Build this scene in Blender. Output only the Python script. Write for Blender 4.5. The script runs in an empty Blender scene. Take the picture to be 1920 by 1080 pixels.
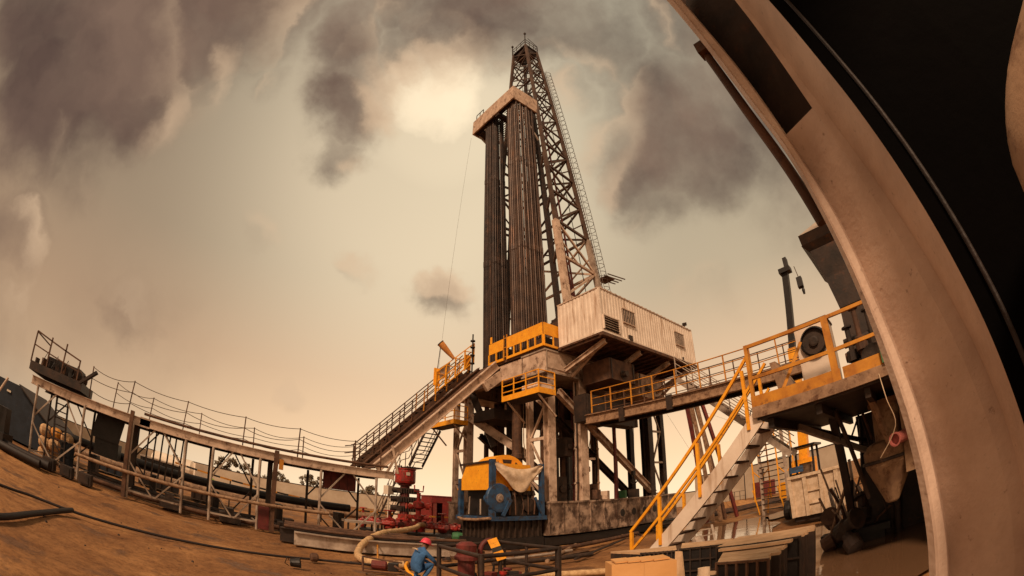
import bpy, math, random
from mathutils import Vector, Matrix
random.seed(7)
R = math.radians
scene = bpy.context.scene
col = scene.collection

# ------------------------------------------------------------------ camera
EYE = Vector((0.0, 0.0, 2.0))
cd = bpy.data.cameras.new("camera")
cd.type = 'PANO'
cd.sensor_width = 36.0
cd.sensor_fit = 'HORIZONTAL'
cd.clip_start = 0.02
cd.clip_end = 3000.0
cd.panorama_type = 'FISHEYE_EQUISOLID'
cd.fisheye_lens = 16.125
cd.fisheye_fov = R(180)
cam = bpy.data.objects.new("camera", cd)
cam.location = EYE
cam.rotation_euler = (R(90 + 27.5), 0, R(-40))
col.objects.link(cam)
scene.camera = cam

# ------------------------------------------------------------------ exposure
scene.view_settings.view_transform = 'Standard'
scene.view_settings.look = 'None'
scene.view_settings.exposure = 0.25
scene.view_settings.gamma = 1.0
scene.view_settings.use_curve_mapping = False


def sky_dir(az, el):
    """unit vector in world space for a compass bearing az (0 = straight ahead of the camera) and elevation el"""
    a, e = R(az + 40), R(el)              # the view points 40 degrees to the right of the world's +Y
    return Vector((math.sin(a) * math.cos(e), math.cos(a) * math.cos(e), math.sin(e)))


# ------------------------------------------------------------------ world
world = bpy.data.worlds.new("World")
scene.world = world
world.use_nodes = True
wn, wl = world.node_tree.nodes, world.node_tree.links
wn.clear()


def WN(t, **kw):
    n = wn.new(t)
    for k, v in kw.items():
        setattr(n, k, v)
    return n


FILL_AZ, FILL_EL = 203.0, 42.0            # added fill from behind the camera; the sky's own sun stands ahead
tc = WN('ShaderNodeTexCoord')
nz = WN('ShaderNodeTexNoise')
nz.inputs['Scale'].default_value = 2.6
nz.inputs['Detail'].default_value = 7
nz.inputs['Roughness'].default_value = .58
wl.new(tc.outputs['Generated'], nz.inputs['Vector'])
sub = WN('ShaderNodeVectorMath', operation='SUBTRACT')
wl.new(nz.outputs['Color'], sub.inputs[0])
sub.inputs[1].default_value = (.5, .5, .5)
scl = WN('ShaderNodeVectorMath', operation='SCALE')
wl.new(sub.outputs[0], scl.inputs[0])
scl.inputs['Scale'].default_value = .36
add = WN('ShaderNodeVectorMath', operation='ADD')
wl.new(tc.outputs['Generated'], add.inputs[0])
wl.new(scl.outputs[0], add.inputs[1])
nrm = WN('ShaderNodeVectorMath', operation='NORMALIZE')
wl.new(add.outputs[0], nrm.inputs[0])


def blob(az, el, rad, amp, src):
    d = WN('ShaderNodeVectorMath', operation='DISTANCE')
    wl.new(src, d.inputs[0])
    d.inputs[1].default_value = sky_dir(az, el)
    m = WN('ShaderNodeMapRange')
    m.clamp = True
    m.inputs['From Min'].default_value = rad * 1.45
    m.inputs['From Max'].default_value = rad * .35
    m.inputs['To Min'].default_value = 0
    m.inputs['To Max'].default_value = amp
    m.interpolation_type = 'SMOOTHSTEP'
    wl.new(d.outputs['Value'], m.inputs['Value'])
    return m.outputs[0]


def combine(lst, op='MAXIMUM'):
    cur = lst[0]
    for v in lst[1:]:
        m = WN('ShaderNodeMath', operation=op)
        wl.new(cur, m.inputs[0])
        wl.new(v, m.inputs[1])
        cur = m.outputs[0]
    return cur


clouds = [  # bearing, elevation, radius (chord), strength
    (-76, 40, .27, 1.0), (-77, 30, .17, .95), (-66, 37, .15, .85), (-62, 47, .12, .75), (-88, 31, .12, .8), (-66, 56, .22, .95), (-58, 44, .09, .45), (-66, 27, .10, .35),
    (-37, 55, .11, .72), (-31, 47, .11, .78), (-30, 41, .075, .62), (-44, 59, .11, .6), (-38, 63, .15, .75), (-46, 47, .045, .28),
    (-8, 66, .20, .80), (-15, 60, .08, .66), (8, 61, .10, .62), (0, 58, .07, .5), (20, 57, .11, .55), (10, 52, .07, .38), (-24, 64, .12, .7),
    (29, 46, .20, .72), (34, 40, .14, .68), (21, 42, .10, .6), (36, 49, .13, .62), (24, 38, .10, .5), (39, 58, .12, .6), (25, 53, .08, .48), (40, 35, .06, .25),
    (-10, 27, .062, .58), (-71, 17, .10, .55), (-69, 10, .10, .38), (-51, 17, .07, .34), (-21, 29, .04, .22), (-36, 27, .05, .16),
    (-29, 12, .035, .25), (27, 23, .07, .20), (-51, 14, .20, .20), (-72, 4, .20, .40), (20, 18, .08, .12), (-85, 20, .15, .5), (60, 45, .4, .6),
    (-3, 62, .10, .6), (-24, 58, .09, .6), (14, 60, .10, .6), (-32, 52, .12, .6), (30, 53, .09, .5), (16, 46, .08, .4), (150, 60, .3, .4), (110, 50, .3, .5), (-120, 40, .4, .5),
]
# finer noise that frays the cloud masses
n2 = WN('ShaderNodeTexNoise')
n2.inputs['Scale'].default_value = 5.0
n2.inputs['Detail'].default_value = 8
n2.inputs['Roughness'].default_value = .6
wl.new(tc.outputs['Generated'], n2.inputs['Vector'])
mr = WN('ShaderNodeMapRange')
mr.inputs['From Min'].default_value = .3
mr.inputs['From Max'].default_value = .7
mr.inputs['To Min'].default_value = -.16
mr.inputs['To Max'].default_value = .16
wl.new(n2.outputs['Fac'], mr.inputs['Value'])


def density(src):
    d0 = combine([blob(*c, src) for c in clouds])
    m1 = WN('ShaderNodeMath', operation='ADD')
    wl.new(d0, m1.inputs[0])
    m2 = WN('ShaderNodeMath', operation='MULTIPLY')
    wl.new(mr.outputs[0], m2.inputs[0])
    m3 = WN('ShaderNodeMath', operation='MULTIPLY')       # no fraying where there is no cloud
    wl.new(d0, m3.inputs[0])
    m3.inputs[1].default_value = 3.0
    m3.use_clamp = True
    wl.new(m3.outputs[0], m2.inputs[1])
    wl.new(m2.outputs[0], m1.inputs[1])
    return m1.outputs[0]


dm = density(nrm.outputs[0])
# the same cloud a little nearer the hidden sun: where it is thinner, this edge is lit
shift = WN('ShaderNodeVectorMath', operation='ADD')
wl.new(nrm.outputs[0], shift.inputs[0])
gs = sky_dir(-15, 51)
tow = WN('ShaderNodeVectorMath', operation='SUBTRACT')
tow.inputs[0].default_value = gs
wl.new(nrm.outputs[0], tow.inputs[1])
tn = WN('ShaderNodeVectorMath', operation='NORMALIZE')
wl.new(tow.outputs[0], tn.inputs[0])
tsc = WN('ShaderNodeVectorMath', operation='SCALE')
wl.new(tn.outputs[0], tsc.inputs[0])
tsc.inputs['Scale'].default_value = .055
wl.new(tsc.outputs[0], shift.inputs[1])
dm2 = density(shift.outputs[0])
lit = WN('ShaderNodeMath', operation='SUBTRACT')
wl.new(dm, lit.inputs[0])
wl.new(dm2, lit.inputs[1])
litr = WN('ShaderNodeMapRange')
litr.inputs['From Min'].default_value = .04
litr.inputs['From Max'].default_value = .42
litr.inputs['To Max'].default_value = .52
litr.interpolation_type = 'SMOOTHSTEP'
wl.new(lit.outputs[0], litr.inputs['Value'])
# the open sky: pale at the horizon, dusky grey-green higher up
sep = WN('ShaderNodeSeparateXYZ')
wl.new(tc.outputs['Generated'], sep.inputs[0])
grad = WN('ShaderNodeValToRGB')
e = grad.color_ramp.elements
e[0].position = 0.0
e[0].color = (.98, .74, .48, 1)
e[1].position = 1.0
e[1].color = (.31, .275, .205, 1)
for p, c in ((.10, (.88, .60, .36)), (.25, (.67, .45, .275)), (.45, (.45, .355, .235)), (.7, (.37, .315, .22))):
    x = grad.color_ramp.elements.new(p)
    x.color = (*c, 1)
wl.new(sep.outputs['Z'], grad.inputs['Fac'])
sk = WN('ShaderNodeTexSky')
sk.sky_type = 'NISHITA'
sk.sun_disc = False
sk.sun_elevation = R(FILL_EL)
sk.sun_rotation = R(FILL_AZ + 40)
sk.dust_density = 4.0
tint = WN('ShaderNodeMix', data_type='RGBA', blend_type='MULTIPLY')
tint.inputs['Factor'].default_value = 1
wl.new(sk.outputs[0], tint.inputs['A'])
tint.inputs['B'].default_value = (.105, .062, .030, 1)
base = WN('ShaderNodeMix', data_type='RGBA')
base.inputs['Factor'].default_value = .12
wl.new(grad.outputs[0], base.inputs['A'])
wl.new(tint.outputs['Result'], base.inputs['B'])
# glow where the low sun stands behind thin cloud, and dusk towards the left
glow = combine([blob(-13, 48, .26, .52, tc.outputs['Generated']), blob(-15, 52, .13, .85, nrm.outputs[0]), blob(-13, 55, .07, .9, nrm.outputs[0]), blob(-16, 40, .42, .45, tc.outputs['Generated']),
                blob(-8, 36, .3, .30, tc.outputs['Generated'])])
gl = WN('ShaderNodeMix', data_type='RGBA')
wl.new(glow, gl.inputs['Factor'])
wl.new(base.outputs['Result'], gl.inputs['A'])
gl.inputs['B'].default_value = (.90, .73, .50, 1)
dusk = blob(-84, 15, .85, .62, tc.outputs['Generated'])
dk = WN('ShaderNodeMix', data_type='RGBA')
wl.new(dusk, dk.inputs['Factor'])
wl.new(gl.outputs['Result'], dk.inputs['A'])
dk.inputs['B'].default_value = (.16, .098, .062, 1)
# cloud body: the sky darkens into the warm grey core, edges towards the sun are cream
cov = WN('ShaderNodeMapRange')
cov.interpolation_type = 'SMOOTHSTEP'
cov.inputs['From Min'].default_value = .02
cov.inputs['From Max'].default_value = 1.0
wl.new(dm, cov.inputs['Value'])
body = WN('ShaderNodeMix', data_type='RGBA')
wl.new(cov.outputs[0], body.inputs['Factor'])
wl.new(dk.outputs['Result'], body.inputs['A'])
core = WN('ShaderNodeValToRGB')
core.color_ramp.elements[0].position = .35
core.color_ramp.elements[0].color = (.066, .041, .034, 1)
core.color_ramp.elements[1].position = .68
core.color_ramp.elements[1].color = (.165, .105, .075, 1)
n3 = WN('ShaderNodeTexNoise')
n3.inputs['Scale'].default_value = 3.4
n3.inputs['Detail'].default_value = 5
wl.new(nrm.outputs[0], n3.inputs['Vector'])
wl.new(n3.outputs['Fac'], core.inputs['Fac'])
wl.new(core.outputs[0], body.inputs['B'])
fin = WN('ShaderNodeMix', data_type='RGBA')
wl.new(litr.outputs[0], fin.inputs['Factor'])
wl.new(body.outputs['Result'], fin.inputs['A'])
fin.inputs['B'].default_value = (.66, .46, .29, 1)
bg = WN('ShaderNodeBackground')
wl.new(fin.outputs['Result'], bg.inputs['Color'])
bg.inputs['Strength'].default_value = 1.12
wo = WN('ShaderNodeOutputWorld')
wl.new(bg.outputs[0], wo.inputs[0])

sd = bpy.data.lights.new("rear_fill", 'SUN')  # added fill lamp lighting the faces turned to the camera
sd.energy = 2.9
sd.angle = R(9)
sd.color = (1.0, .71, .47)
rear_fill = bpy.data.objects.new("rear_fill", sd)
rear_fill.rotation_euler = (-sky_dir(FILL_AZ, FILL_EL)).to_track_quat('-Z', 'Y').to_euler()
col.objects.link(rear_fill)

# ------------------------------------------------------------------ materials
MATS = {}


def mat(name, a, b=None, rough=.7, metal=0.0, scale=3.0, rust=0.0, rustcol=(.085, .032, .014), bump=.15, streak=0.0, spec=.35, bscale=None, thresh=.5, rscale=None):
    m = bpy.data.materials.new(name)
    m.use_nodes = True
    n, l = m.node_tree.nodes, m.node_tree.links
    p = n['Principled BSDF']
    p.inputs['Roughness'].default_value = rough
    p.inputs['Metallic'].default_value = metal
    p.inputs['Specular IOR Level'].default_value = spec
    b = b or tuple(x * .7 for x in a)
    g = n.new('ShaderNodeNewGeometry')
    t = n.new('ShaderNodeTexNoise')
    t.inputs['Scale'].default_value = scale
    t.inputs['Detail'].default_value = 6
    t.inputs['Roughness'].default_value = .62
    l.new(g.outputs['Position'], t.inputs['Vector'])
    r = n.new('ShaderNodeValToRGB')
    r.color_ramp.elements[0].position = .36
    r.color_ramp.elements[0].color = (*b, 1)
    r.color_ramp.elements[1].position = .62
    r.color_ramp.elements[1].color = (*a, 1)
    l.new(t.outputs['Fac'], r.inputs['Fac'])
    out = r.outputs[0]
    if rust > 0:
        mp = n.new('ShaderNodeMapping')
        mp.inputs['Scale'].default_value = (1, 1, 1 - streak)
        l.new(g.outputs['Position'], mp.inputs['Vector'])
        t2 = n.new('ShaderNodeTexNoise')
        t2.inputs['Scale'].default_value = rscale or scale * 1.7
        t2.inputs['Detail'].default_value = 9
        t2.inputs['Roughness'].default_value = .7
        l.new(mp.outputs[0], t2.inputs['Vector'])
        r2 = n.new('ShaderNodeMapRange')
        r2.inputs['From Min'].default_value = thresh + .16 - rust * .22
        r2.inputs['From Max'].default_value = thresh + .30 - rust * .22
        l.new(t2.outputs['Fac'], r2.inputs['Value'])
        mx = n.new('ShaderNodeMix')
        mx.data_type = 'RGBA'
        l.new(r2.outputs[0], mx.inputs['Factor'])
        l.new(out, mx.inputs['A'])
        mx.inputs['B'].default_value = (*rustcol, 1)
        out = mx.outputs['Result']
    l.new(out, p.inputs['Base Color'])
    if bump:
        t3 = n.new('ShaderNodeTexNoise')
        t3.inputs['Scale'].default_value = bscale or scale * 6
        t3.inputs['Detail'].default_value = 4
        l.new(g.outputs['Position'], t3.inputs['Vector'])
        bm_ = n.new('ShaderNodeBump')
        bm_.inputs['Strength'].default_value = bump
        bm_.inputs['Distance'].default_value = .03
        l.new(t3.outputs['Fac'], bm_.inputs['Height'])
        l.new(bm_.outputs[0], p.inputs['Normal'])
    MATS[name] = m
    return m


M = MATS
mat('white_paint', (.74, .62, .52), (.60, .48, .39), rough=.55, scale=1.2, rust=.55, streak=.88, rustcol=(.36, .23, .15), rscale=3.2)
mat('frame_paint', (.64, .48, .38), (.44, .31, .24), rough=.45, scale=3, rust=.34, rustcol=(.10, .045, .025), bump=.12, bscale=70, thresh=.53, rscale=38)
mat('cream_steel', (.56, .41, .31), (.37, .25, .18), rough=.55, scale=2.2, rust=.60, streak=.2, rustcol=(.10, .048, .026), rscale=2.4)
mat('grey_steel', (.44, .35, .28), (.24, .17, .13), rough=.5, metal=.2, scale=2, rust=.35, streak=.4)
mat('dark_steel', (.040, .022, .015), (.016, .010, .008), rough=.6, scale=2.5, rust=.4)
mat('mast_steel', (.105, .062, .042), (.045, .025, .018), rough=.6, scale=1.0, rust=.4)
mat('black', (.018, .013, .012), (.009, .007, .006), rough=.5, scale=3)
mat('unlit_interior', (.0016, .0010, .0009), (.001, .0007, .0006), rough=.9, scale=3, spec=.05)
mat('rust_brown', (.12, .056, .030), (.052, .025, .015), rough=.75, scale=3, rust=.5, rustcol=(.05, .02, .01))
mat('pipe_brown', (.078, .043, .028), (.034, .018, .013), rough=.5, scale=1.6, rust=.5, streak=.85, rustcol=(.15, .066, .034), metal=.3)
mat('pipe_dark', (.050, .028, .020), (.018, .011, .009), rough=.5, scale=1.6, rust=.4, streak=.85, rustcol=(.13, .055, .025), metal=.3)
mat('yellow', (.83, .36, .016), (.72, .28, .012), rough=.5, scale=3, rust=.42, rustcol=(.26, .10, .025), rscale=9)
mat('yellow_dull', (.56, .235, .022), (.36, .13, .016), rough=.55, scale=2.5, rust=.42, rustcol=(.13, .048, .014))
mat('orange_cloth', (.62, .27, .07), (.42, .16, .04), rough=.9, scale=4)
mat('red', (.36, .022, .018), (.17, .012, .010), rough=.45, scale=4, rust=.75)
mat('red_bright', (.46, .045, .028), (.26, .024, .016), rough=.45, scale=5, rust=.6)
mat('maroon', (.16, .028, .022), (.08, .016, .014), rough=.6, scale=3, rust=.5)
mat('blue', (.024, .070, .155), (.014, .036, .078), rough=.5, scale=3, rust=.75, rustcol=(.035, .022, .016))
mat('navy', (.016, .022, .034), (.009, .012, .018), rough=.7, scale=2, rust=.2)
mat('coverall', (.045, .13, .30), (.03, .085, .20), rough=.9, scale=9, bump=.5, bscale=22)
mat('pink', (.70, .055, .10), (.55, .04, .07), rough=.35, scale=3, bump=0)
mat('pink_worn', (.42, .13, .11), (.30, .08, .07), rough=.6, scale=5, rust=.3)
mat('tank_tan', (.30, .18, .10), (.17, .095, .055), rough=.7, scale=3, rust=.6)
mat('base_steel', (.44, .31, .23), (.13, .08, .055), rough=.5, scale=1.4, rust=.95, streak=.15, rustcol=(.05, .026, .017), rscale=1.6)
mat('cabin_red', (.20, .018, .016), (.13, .012, .011), rough=.6, scale=2, rust=.5)
mat('skin', (.15, .07, .04), (.12, .055, .03), rough=.6, scale=6, bump=0)
mat('vest', (.42, .55, .05), (.30, .42, .04), rough=.8, scale=6)
mat('canvas', (.66, .50, .36), (.48, .34, .22), rough=.95, scale=4, bump=.5, bscale=9)
mat('hose', (.58, .38, .20), (.36, .21, .10), rough=.8, scale=9, bump=.6, bscale=30)
mat('tan_pipe', (.33, .20, .12), (.17, .095, .055), rough=.65, scale=4, rust=.6)
mat('cardboard', (.62, .33, .13), (.55, .28, .10), rough=.85, scale=3, bump=.1)
mat('wood', (.40, .25, .14), (.25, .14, .075), rough=.85, scale=5, bump=.4)
mat('tan_panel', (.56, .36, .21), (.42, .26, .145), rough=.8, scale=4, bump=.3)
mat('wall_far', (.46, .37, .28), (.38, .29, .21), rough=.9, scale=.5)
mat('white_far', (.66, .56, .46), (.56, .46, .36), rough=.6, scale=1)
mat('foliage', (.19, .14, .085), (.12, .09, .055), rough=.9, scale=2, bump=0)  # browned and lightened, putting distant haze into the colour
mat('bark', (.10, .06, .035), (.06, .035, .02), rough=.9, scale=6)
mat('sack', (.52, .32, .17), (.38, .22, .11), rough=.9, scale=5, bump=.4)
mat('green', (.05, .17, .07), (.03, .1, .04), rough=.6)
mat('rope', (.09, .055, .035), (.05, .03, .02), rough=.9, bump=0)
mat('rubber', (.022, .013, .011), (.014, .009, .008), rough=.6, scale=10)
mat('stripe_black', (.02, .017, .014), (.015, .012, .01), rough=.5)
mat('window_dark', (.030, .020, .016), (.018, .012, .010), rough=.15, scale=2, bump=0, spec=.5)
mat('grime_shade', (.045, .026, .017), (.018, .011, .008), rough=.7, scale=5, rust=.4)  # also stands in for shade on stack sides and in the frame slot


# ------------------------------------------------------------------ mesh helpers
class MB:
    def __init__(s):
        s.v, s.f, s.mi = [], [], []
        s.cur = 0
        s.smooth = []
        s.sm = False

    def _add(s, vs, fs, sm=False):
        o = len(s.v)
        s.v += [Vector(x) for x in vs]
        for f in fs:
            s.f.append([i + o for i in f])
            s.mi.append(s.cur)
            s.smooth.append(sm)
        return s

    def box(s, lo, hi):
        x0, y0, z0 = lo
        x1, y1, z1 = hi
        v = [(x0, y0, z0), (x1, y0, z0), (x1, y1, z0), (x0, y1, z0), (x0, y0, z1), (x1, y0, z1), (x1, y1, z1), (x0, y1, z1)]
        return s._add(v, [(0, 3, 2, 1), (4, 5, 6, 7), (0, 1, 5, 4), (1, 2, 6, 5), (2, 3, 7, 6), (3, 0, 4, 7)])

    def cbox(s, c, size, rz=0, ry=0, rx=0):
        m = Matrix.Translation(c) @ Matrix.Rotation(rz, 4, 'Z') @ Matrix.Rotation(ry, 4, 'Y') @ Matrix.Rotation(rx, 4, 'X')
        hx, hy, hz = [q / 2 for q in size]
        v = [m @ Vector(q) for q in [(-hx, -hy, -hz), (hx, -hy, -hz), (hx, hy, -hz), (-hx, hy, -hz), (-hx, -hy, hz), (hx, -hy, hz), (hx, hy, hz), (-hx, hy, hz)]]
        return s._add(v, [(0, 3, 2, 1), (4, 5, 6, 7), (0, 1, 5, 4), (1, 2, 6, 5), (2, 3, 7, 6), (3, 0, 4, 7)])

    def bar(s, p, q, w=.1, h=None, up=(0, 0, 1)):
        h = h or w
        p, q = Vector(p), Vector(q)
        d = (q - p).normalized()
        up = Vector(up)
        if abs(d.dot(up)) > .98:
            up = Vector((0, 1, 0))
        a = d.cross(up).normalized()
        b = a.cross(d).normalized()
        v = []
        for c in (p, q):
            for i, j in ((-1, -1), (1, -1), (1, 1), (-1, 1)):
                v.append(c + a * (w / 2 * i) + b * (h / 2 * j))
        return s._add(v, [(0, 1, 2, 3), (7, 6, 5, 4), (0, 4, 5, 1), (1, 5, 6, 2), (2, 6, 7, 3), (3, 7, 4, 0)])

    def ibeam(s, p, q, w=.2, h=.3, t=.025, up=(0, 0, 1)):
        p, q = Vector(p), Vector(q)
        d = (q - p).normalized()
        up = Vector(up)
        if abs(d.dot(up)) > .98:
            up = Vector((0, 1, 0))
        a = d.cross(up).normalized()
        b = a.cross(d).normalized()
        for o, ww, hh in ((b * (h / 2 - t / 2), w, t), (-b * (h / 2 - t / 2), w, t), (b * 0, t, h - 2 * t)):
            s.bar(p + o, q + o, ww, hh, up)
        return s

    def tube(s, pts, r=.05, n=8, cap=True, smooth=True):
        pts = [Vector(p) for p in pts]
        rr = r if isinstance(r, (list, tuple)) else [r] * len(pts)
        o = []
        prev = None
        for i, p in enumerate(pts):
            d = (pts[min(i + 1, len(pts) - 1)] - pts[max(i - 1, 0)])
            d.normalize()
            if prev is None:
                up = Vector((0, 0, 1)) if abs(d.z) < .95 else Vector((1, 0, 0))
                a = d.cross(up).normalized()
            else:
                a = (prev - d * prev.dot(d)).normalized()
            prev = a
            b = d.cross(a)
            for k in range(n):
                t = 2 * math.pi * k / n
                o.append(p + (a * math.cos(t) + b * math.sin(t)) * rr[i])
        f = []
        for i in range(len(pts) - 1):
            for k in range(n):
                k2 = (k + 1) % n
                f.append((i * n + k, i * n + k2, (i + 1) * n + k2, (i + 1) * n + k))
        s._add(o, f, smooth)
        if cap:
            s._add(o[:n], [tuple(range(n))[::-1]])
            s._add(o[-n:], [tuple(range(n))])
        return s

    def lathe(s, c, prof, n=16, axis=(0, 0, 1)):
        """prof: list of (radius, offset along axis)"""
        axis = Vector(axis).normalized()
        c = Vector(c)
        pts = [c + axis * z for r, z in prof]
        up = Vector((1, 0, 0)) if abs(axis.x) < .9 else Vector((0, 1, 0))
        a = axis.cross(up).normalized()
        b = axis.cross(a)
        o, f = [], []
        for (r, z), p in zip(prof, pts):
            for k in range(n):
                t = 2 * math.pi * k / n
                o.append(p + (a * math.cos(t) + b * math.sin(t)) * max(r, .0005))
        for i in range(len(prof) - 1):
            for k in range(n):
                k2 = (k + 1) % n
                f.append((i * n + k, i * n + k2, (i + 1) * n + k2, (i + 1) * n + k))
        f.append(tuple(range(n))[::-1])
        f.append(tuple((len(prof) - 1) * n + k for k in range(n)))
        return s._add(o, f)

    def quad(s, a, b, c, d, t=.01):
        a, b, c, d = [Vector(x) for x in (a, b, c, d)]
        n = (b - a).cross(d - a).normalized() * t
        v = [a, b, c, d, a + n, b + n, c + n, d + n]
        return s._add(v, [(0, 3, 2, 1), (4, 5, 6, 7), (0, 1, 5, 4), (1, 2, 6, 5), (2, 3, 7, 6), (3, 0, 4, 7)])

    def prism(s, poly, vec):
        n = len(poly)
        a = [Vector(p) for p in poly]
        b = [p + Vector(vec) for p in a]
        return s._add(a + b, [tuple(range(n))[::-1], tuple(range(n, 2 * n))] + [(i, (i + 1) % n, n + (i + 1) % n, n + i) for i in range(n)])

    def build(s, name, m, parent=None, extra=()):
        me = bpy.data.meshes.new(name)
        off = parent.matrix_world.translation if False else (Vector(parent['_w']) if parent is not None else Vector((0, 0, 0)))
        me.from_pydata([tuple(v - off) for v in s.v], [], s.f)
        me.materials.append(M[m])
        for x in extra:
            me.materials.append(M[x])
        me.polygons.foreach_set('material_index', s.mi)
        me.polygons.foreach_set('use_smooth', s.smooth)
        me.update()
        o = bpy.data.objects.new(name, me)
        col.objects.link(o)
        if parent is not None:
            o.parent = parent
            o['_w'] = list(off)
        else:
            o['_w'] = [0, 0, 0]
        return o


def tag(o, label, cat, group=None, kind=None):
    if label:
        o['label'] = label
    if cat:
        o['category'] = cat
    if group:
        o['group'] = group
    if kind:
        o['kind'] = kind
    return o


def thing(name, loc, label, cat, group=None):
    o = bpy.data.objects.new(name, None)
    o.empty_display_size = .2
    col.objects.link(o)
    o.location = loc
    o['_w'] = list(loc)
    return tag(o, label, cat, group)


def solo(mb, name, m, label, cat, group=None, kind=None, extra=()):
    """a thing that is one mesh; its origin is moved to the middle of its base"""
    xs = [v.x for v in mb.v]; ys = [v.y for v in mb.v]; zs = [v.z for v in mb.v]
    c = Vector(((min(xs) + max(xs)) / 2, (min(ys) + max(ys)) / 2, min(zs)))
    mb.v = [v - c for v in mb.v]
    o = mb.build(name, m, None, extra)
    o.location = c
    return tag(o, label, cat, group, kind)


def struct(mb, name, m, extra=()):
    o = mb.build(name, m, None, extra)
    o['kind'] = 'structure'
    return o


def copy_tree(o, parent=None):
    c = o.copy()
    col.objects.link(c)
    c.parent = parent
    for ch in [q for q in bpy.data.objects if q.parent == o]:
        copy_tree(ch, c)
    return c


def lerp(a, b, t):
    return Vector(a) * (1 - t) + Vector(b) * t


def railing(name, pts, label, h=1.1, gap=1.5, m='yellow', r=.024, mids=(.5,), toe=0.0, group=None, up=None, cat='handrail', closed_ends=True):
    """pts: polyline along the feet of the rail"""
    pts = [Vector(p) for p in pts]
    t = thing(name, pts[0], label, cat, group)
    up = Vector((0, 0, h))
    rl = MB()
    for i in range(len(pts) - 1):
        a, b = pts[i], pts[i + 1]
        rl.tube([a + up, b + up], r, 6)
        for k in mids:
            rl.tube([a + up * k, b + up * k], r * .8, 6)
        n = max(1, round((b - a).length / gap))
        for k in range(n + 1):
            if i > 0 and k == 0:
                continue
            p = lerp(a, b, k / n)
            MB().bar(p, p + up, r * 2, r * 2).build('post', m, t)
        if toe:
            rl.bar(a + Vector((0, 0, toe / 2)), b + Vector((0, 0, toe / 2)), .012, toe)
    rl.build('rail', m, t)
    return t


def stair(t, a, b, width, side, m='cream_steel', n=11, treadm='grime_shade', depth=.22, sw=.28, sth=.05):
    """stringers and treads from the top a to the foot b; side = unit vector across"""
    a, b, side = Vector(a), Vector(b), Vector(side)
    for k in (0, 1):
        o = side * (width * k)
        MB().bar(a + o, b + o, sth, sw).build('stringer', m, t)
    run = (b - a)
    hd = Vector((run.x, run.y, 0)).normalized()
    for i in range(1, n):
        p = lerp(a, b, i / n)
        mb = MB()
        c0 = p + side * (sth / 2 + .002)
        c1 = p + side * (width - sth / 2 - .002)
        mb.bar(c0, c1, depth, .035)
        mb.build('tread', treadm, t)


def ray(az, el, d):
    """a point at horizontal distance d from the eye"""
    a = R(az + 40)
    return Vector((math.sin(a) * d, math.cos(a) * d, EYE.z + math.tan(R(el)) * d))


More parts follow.
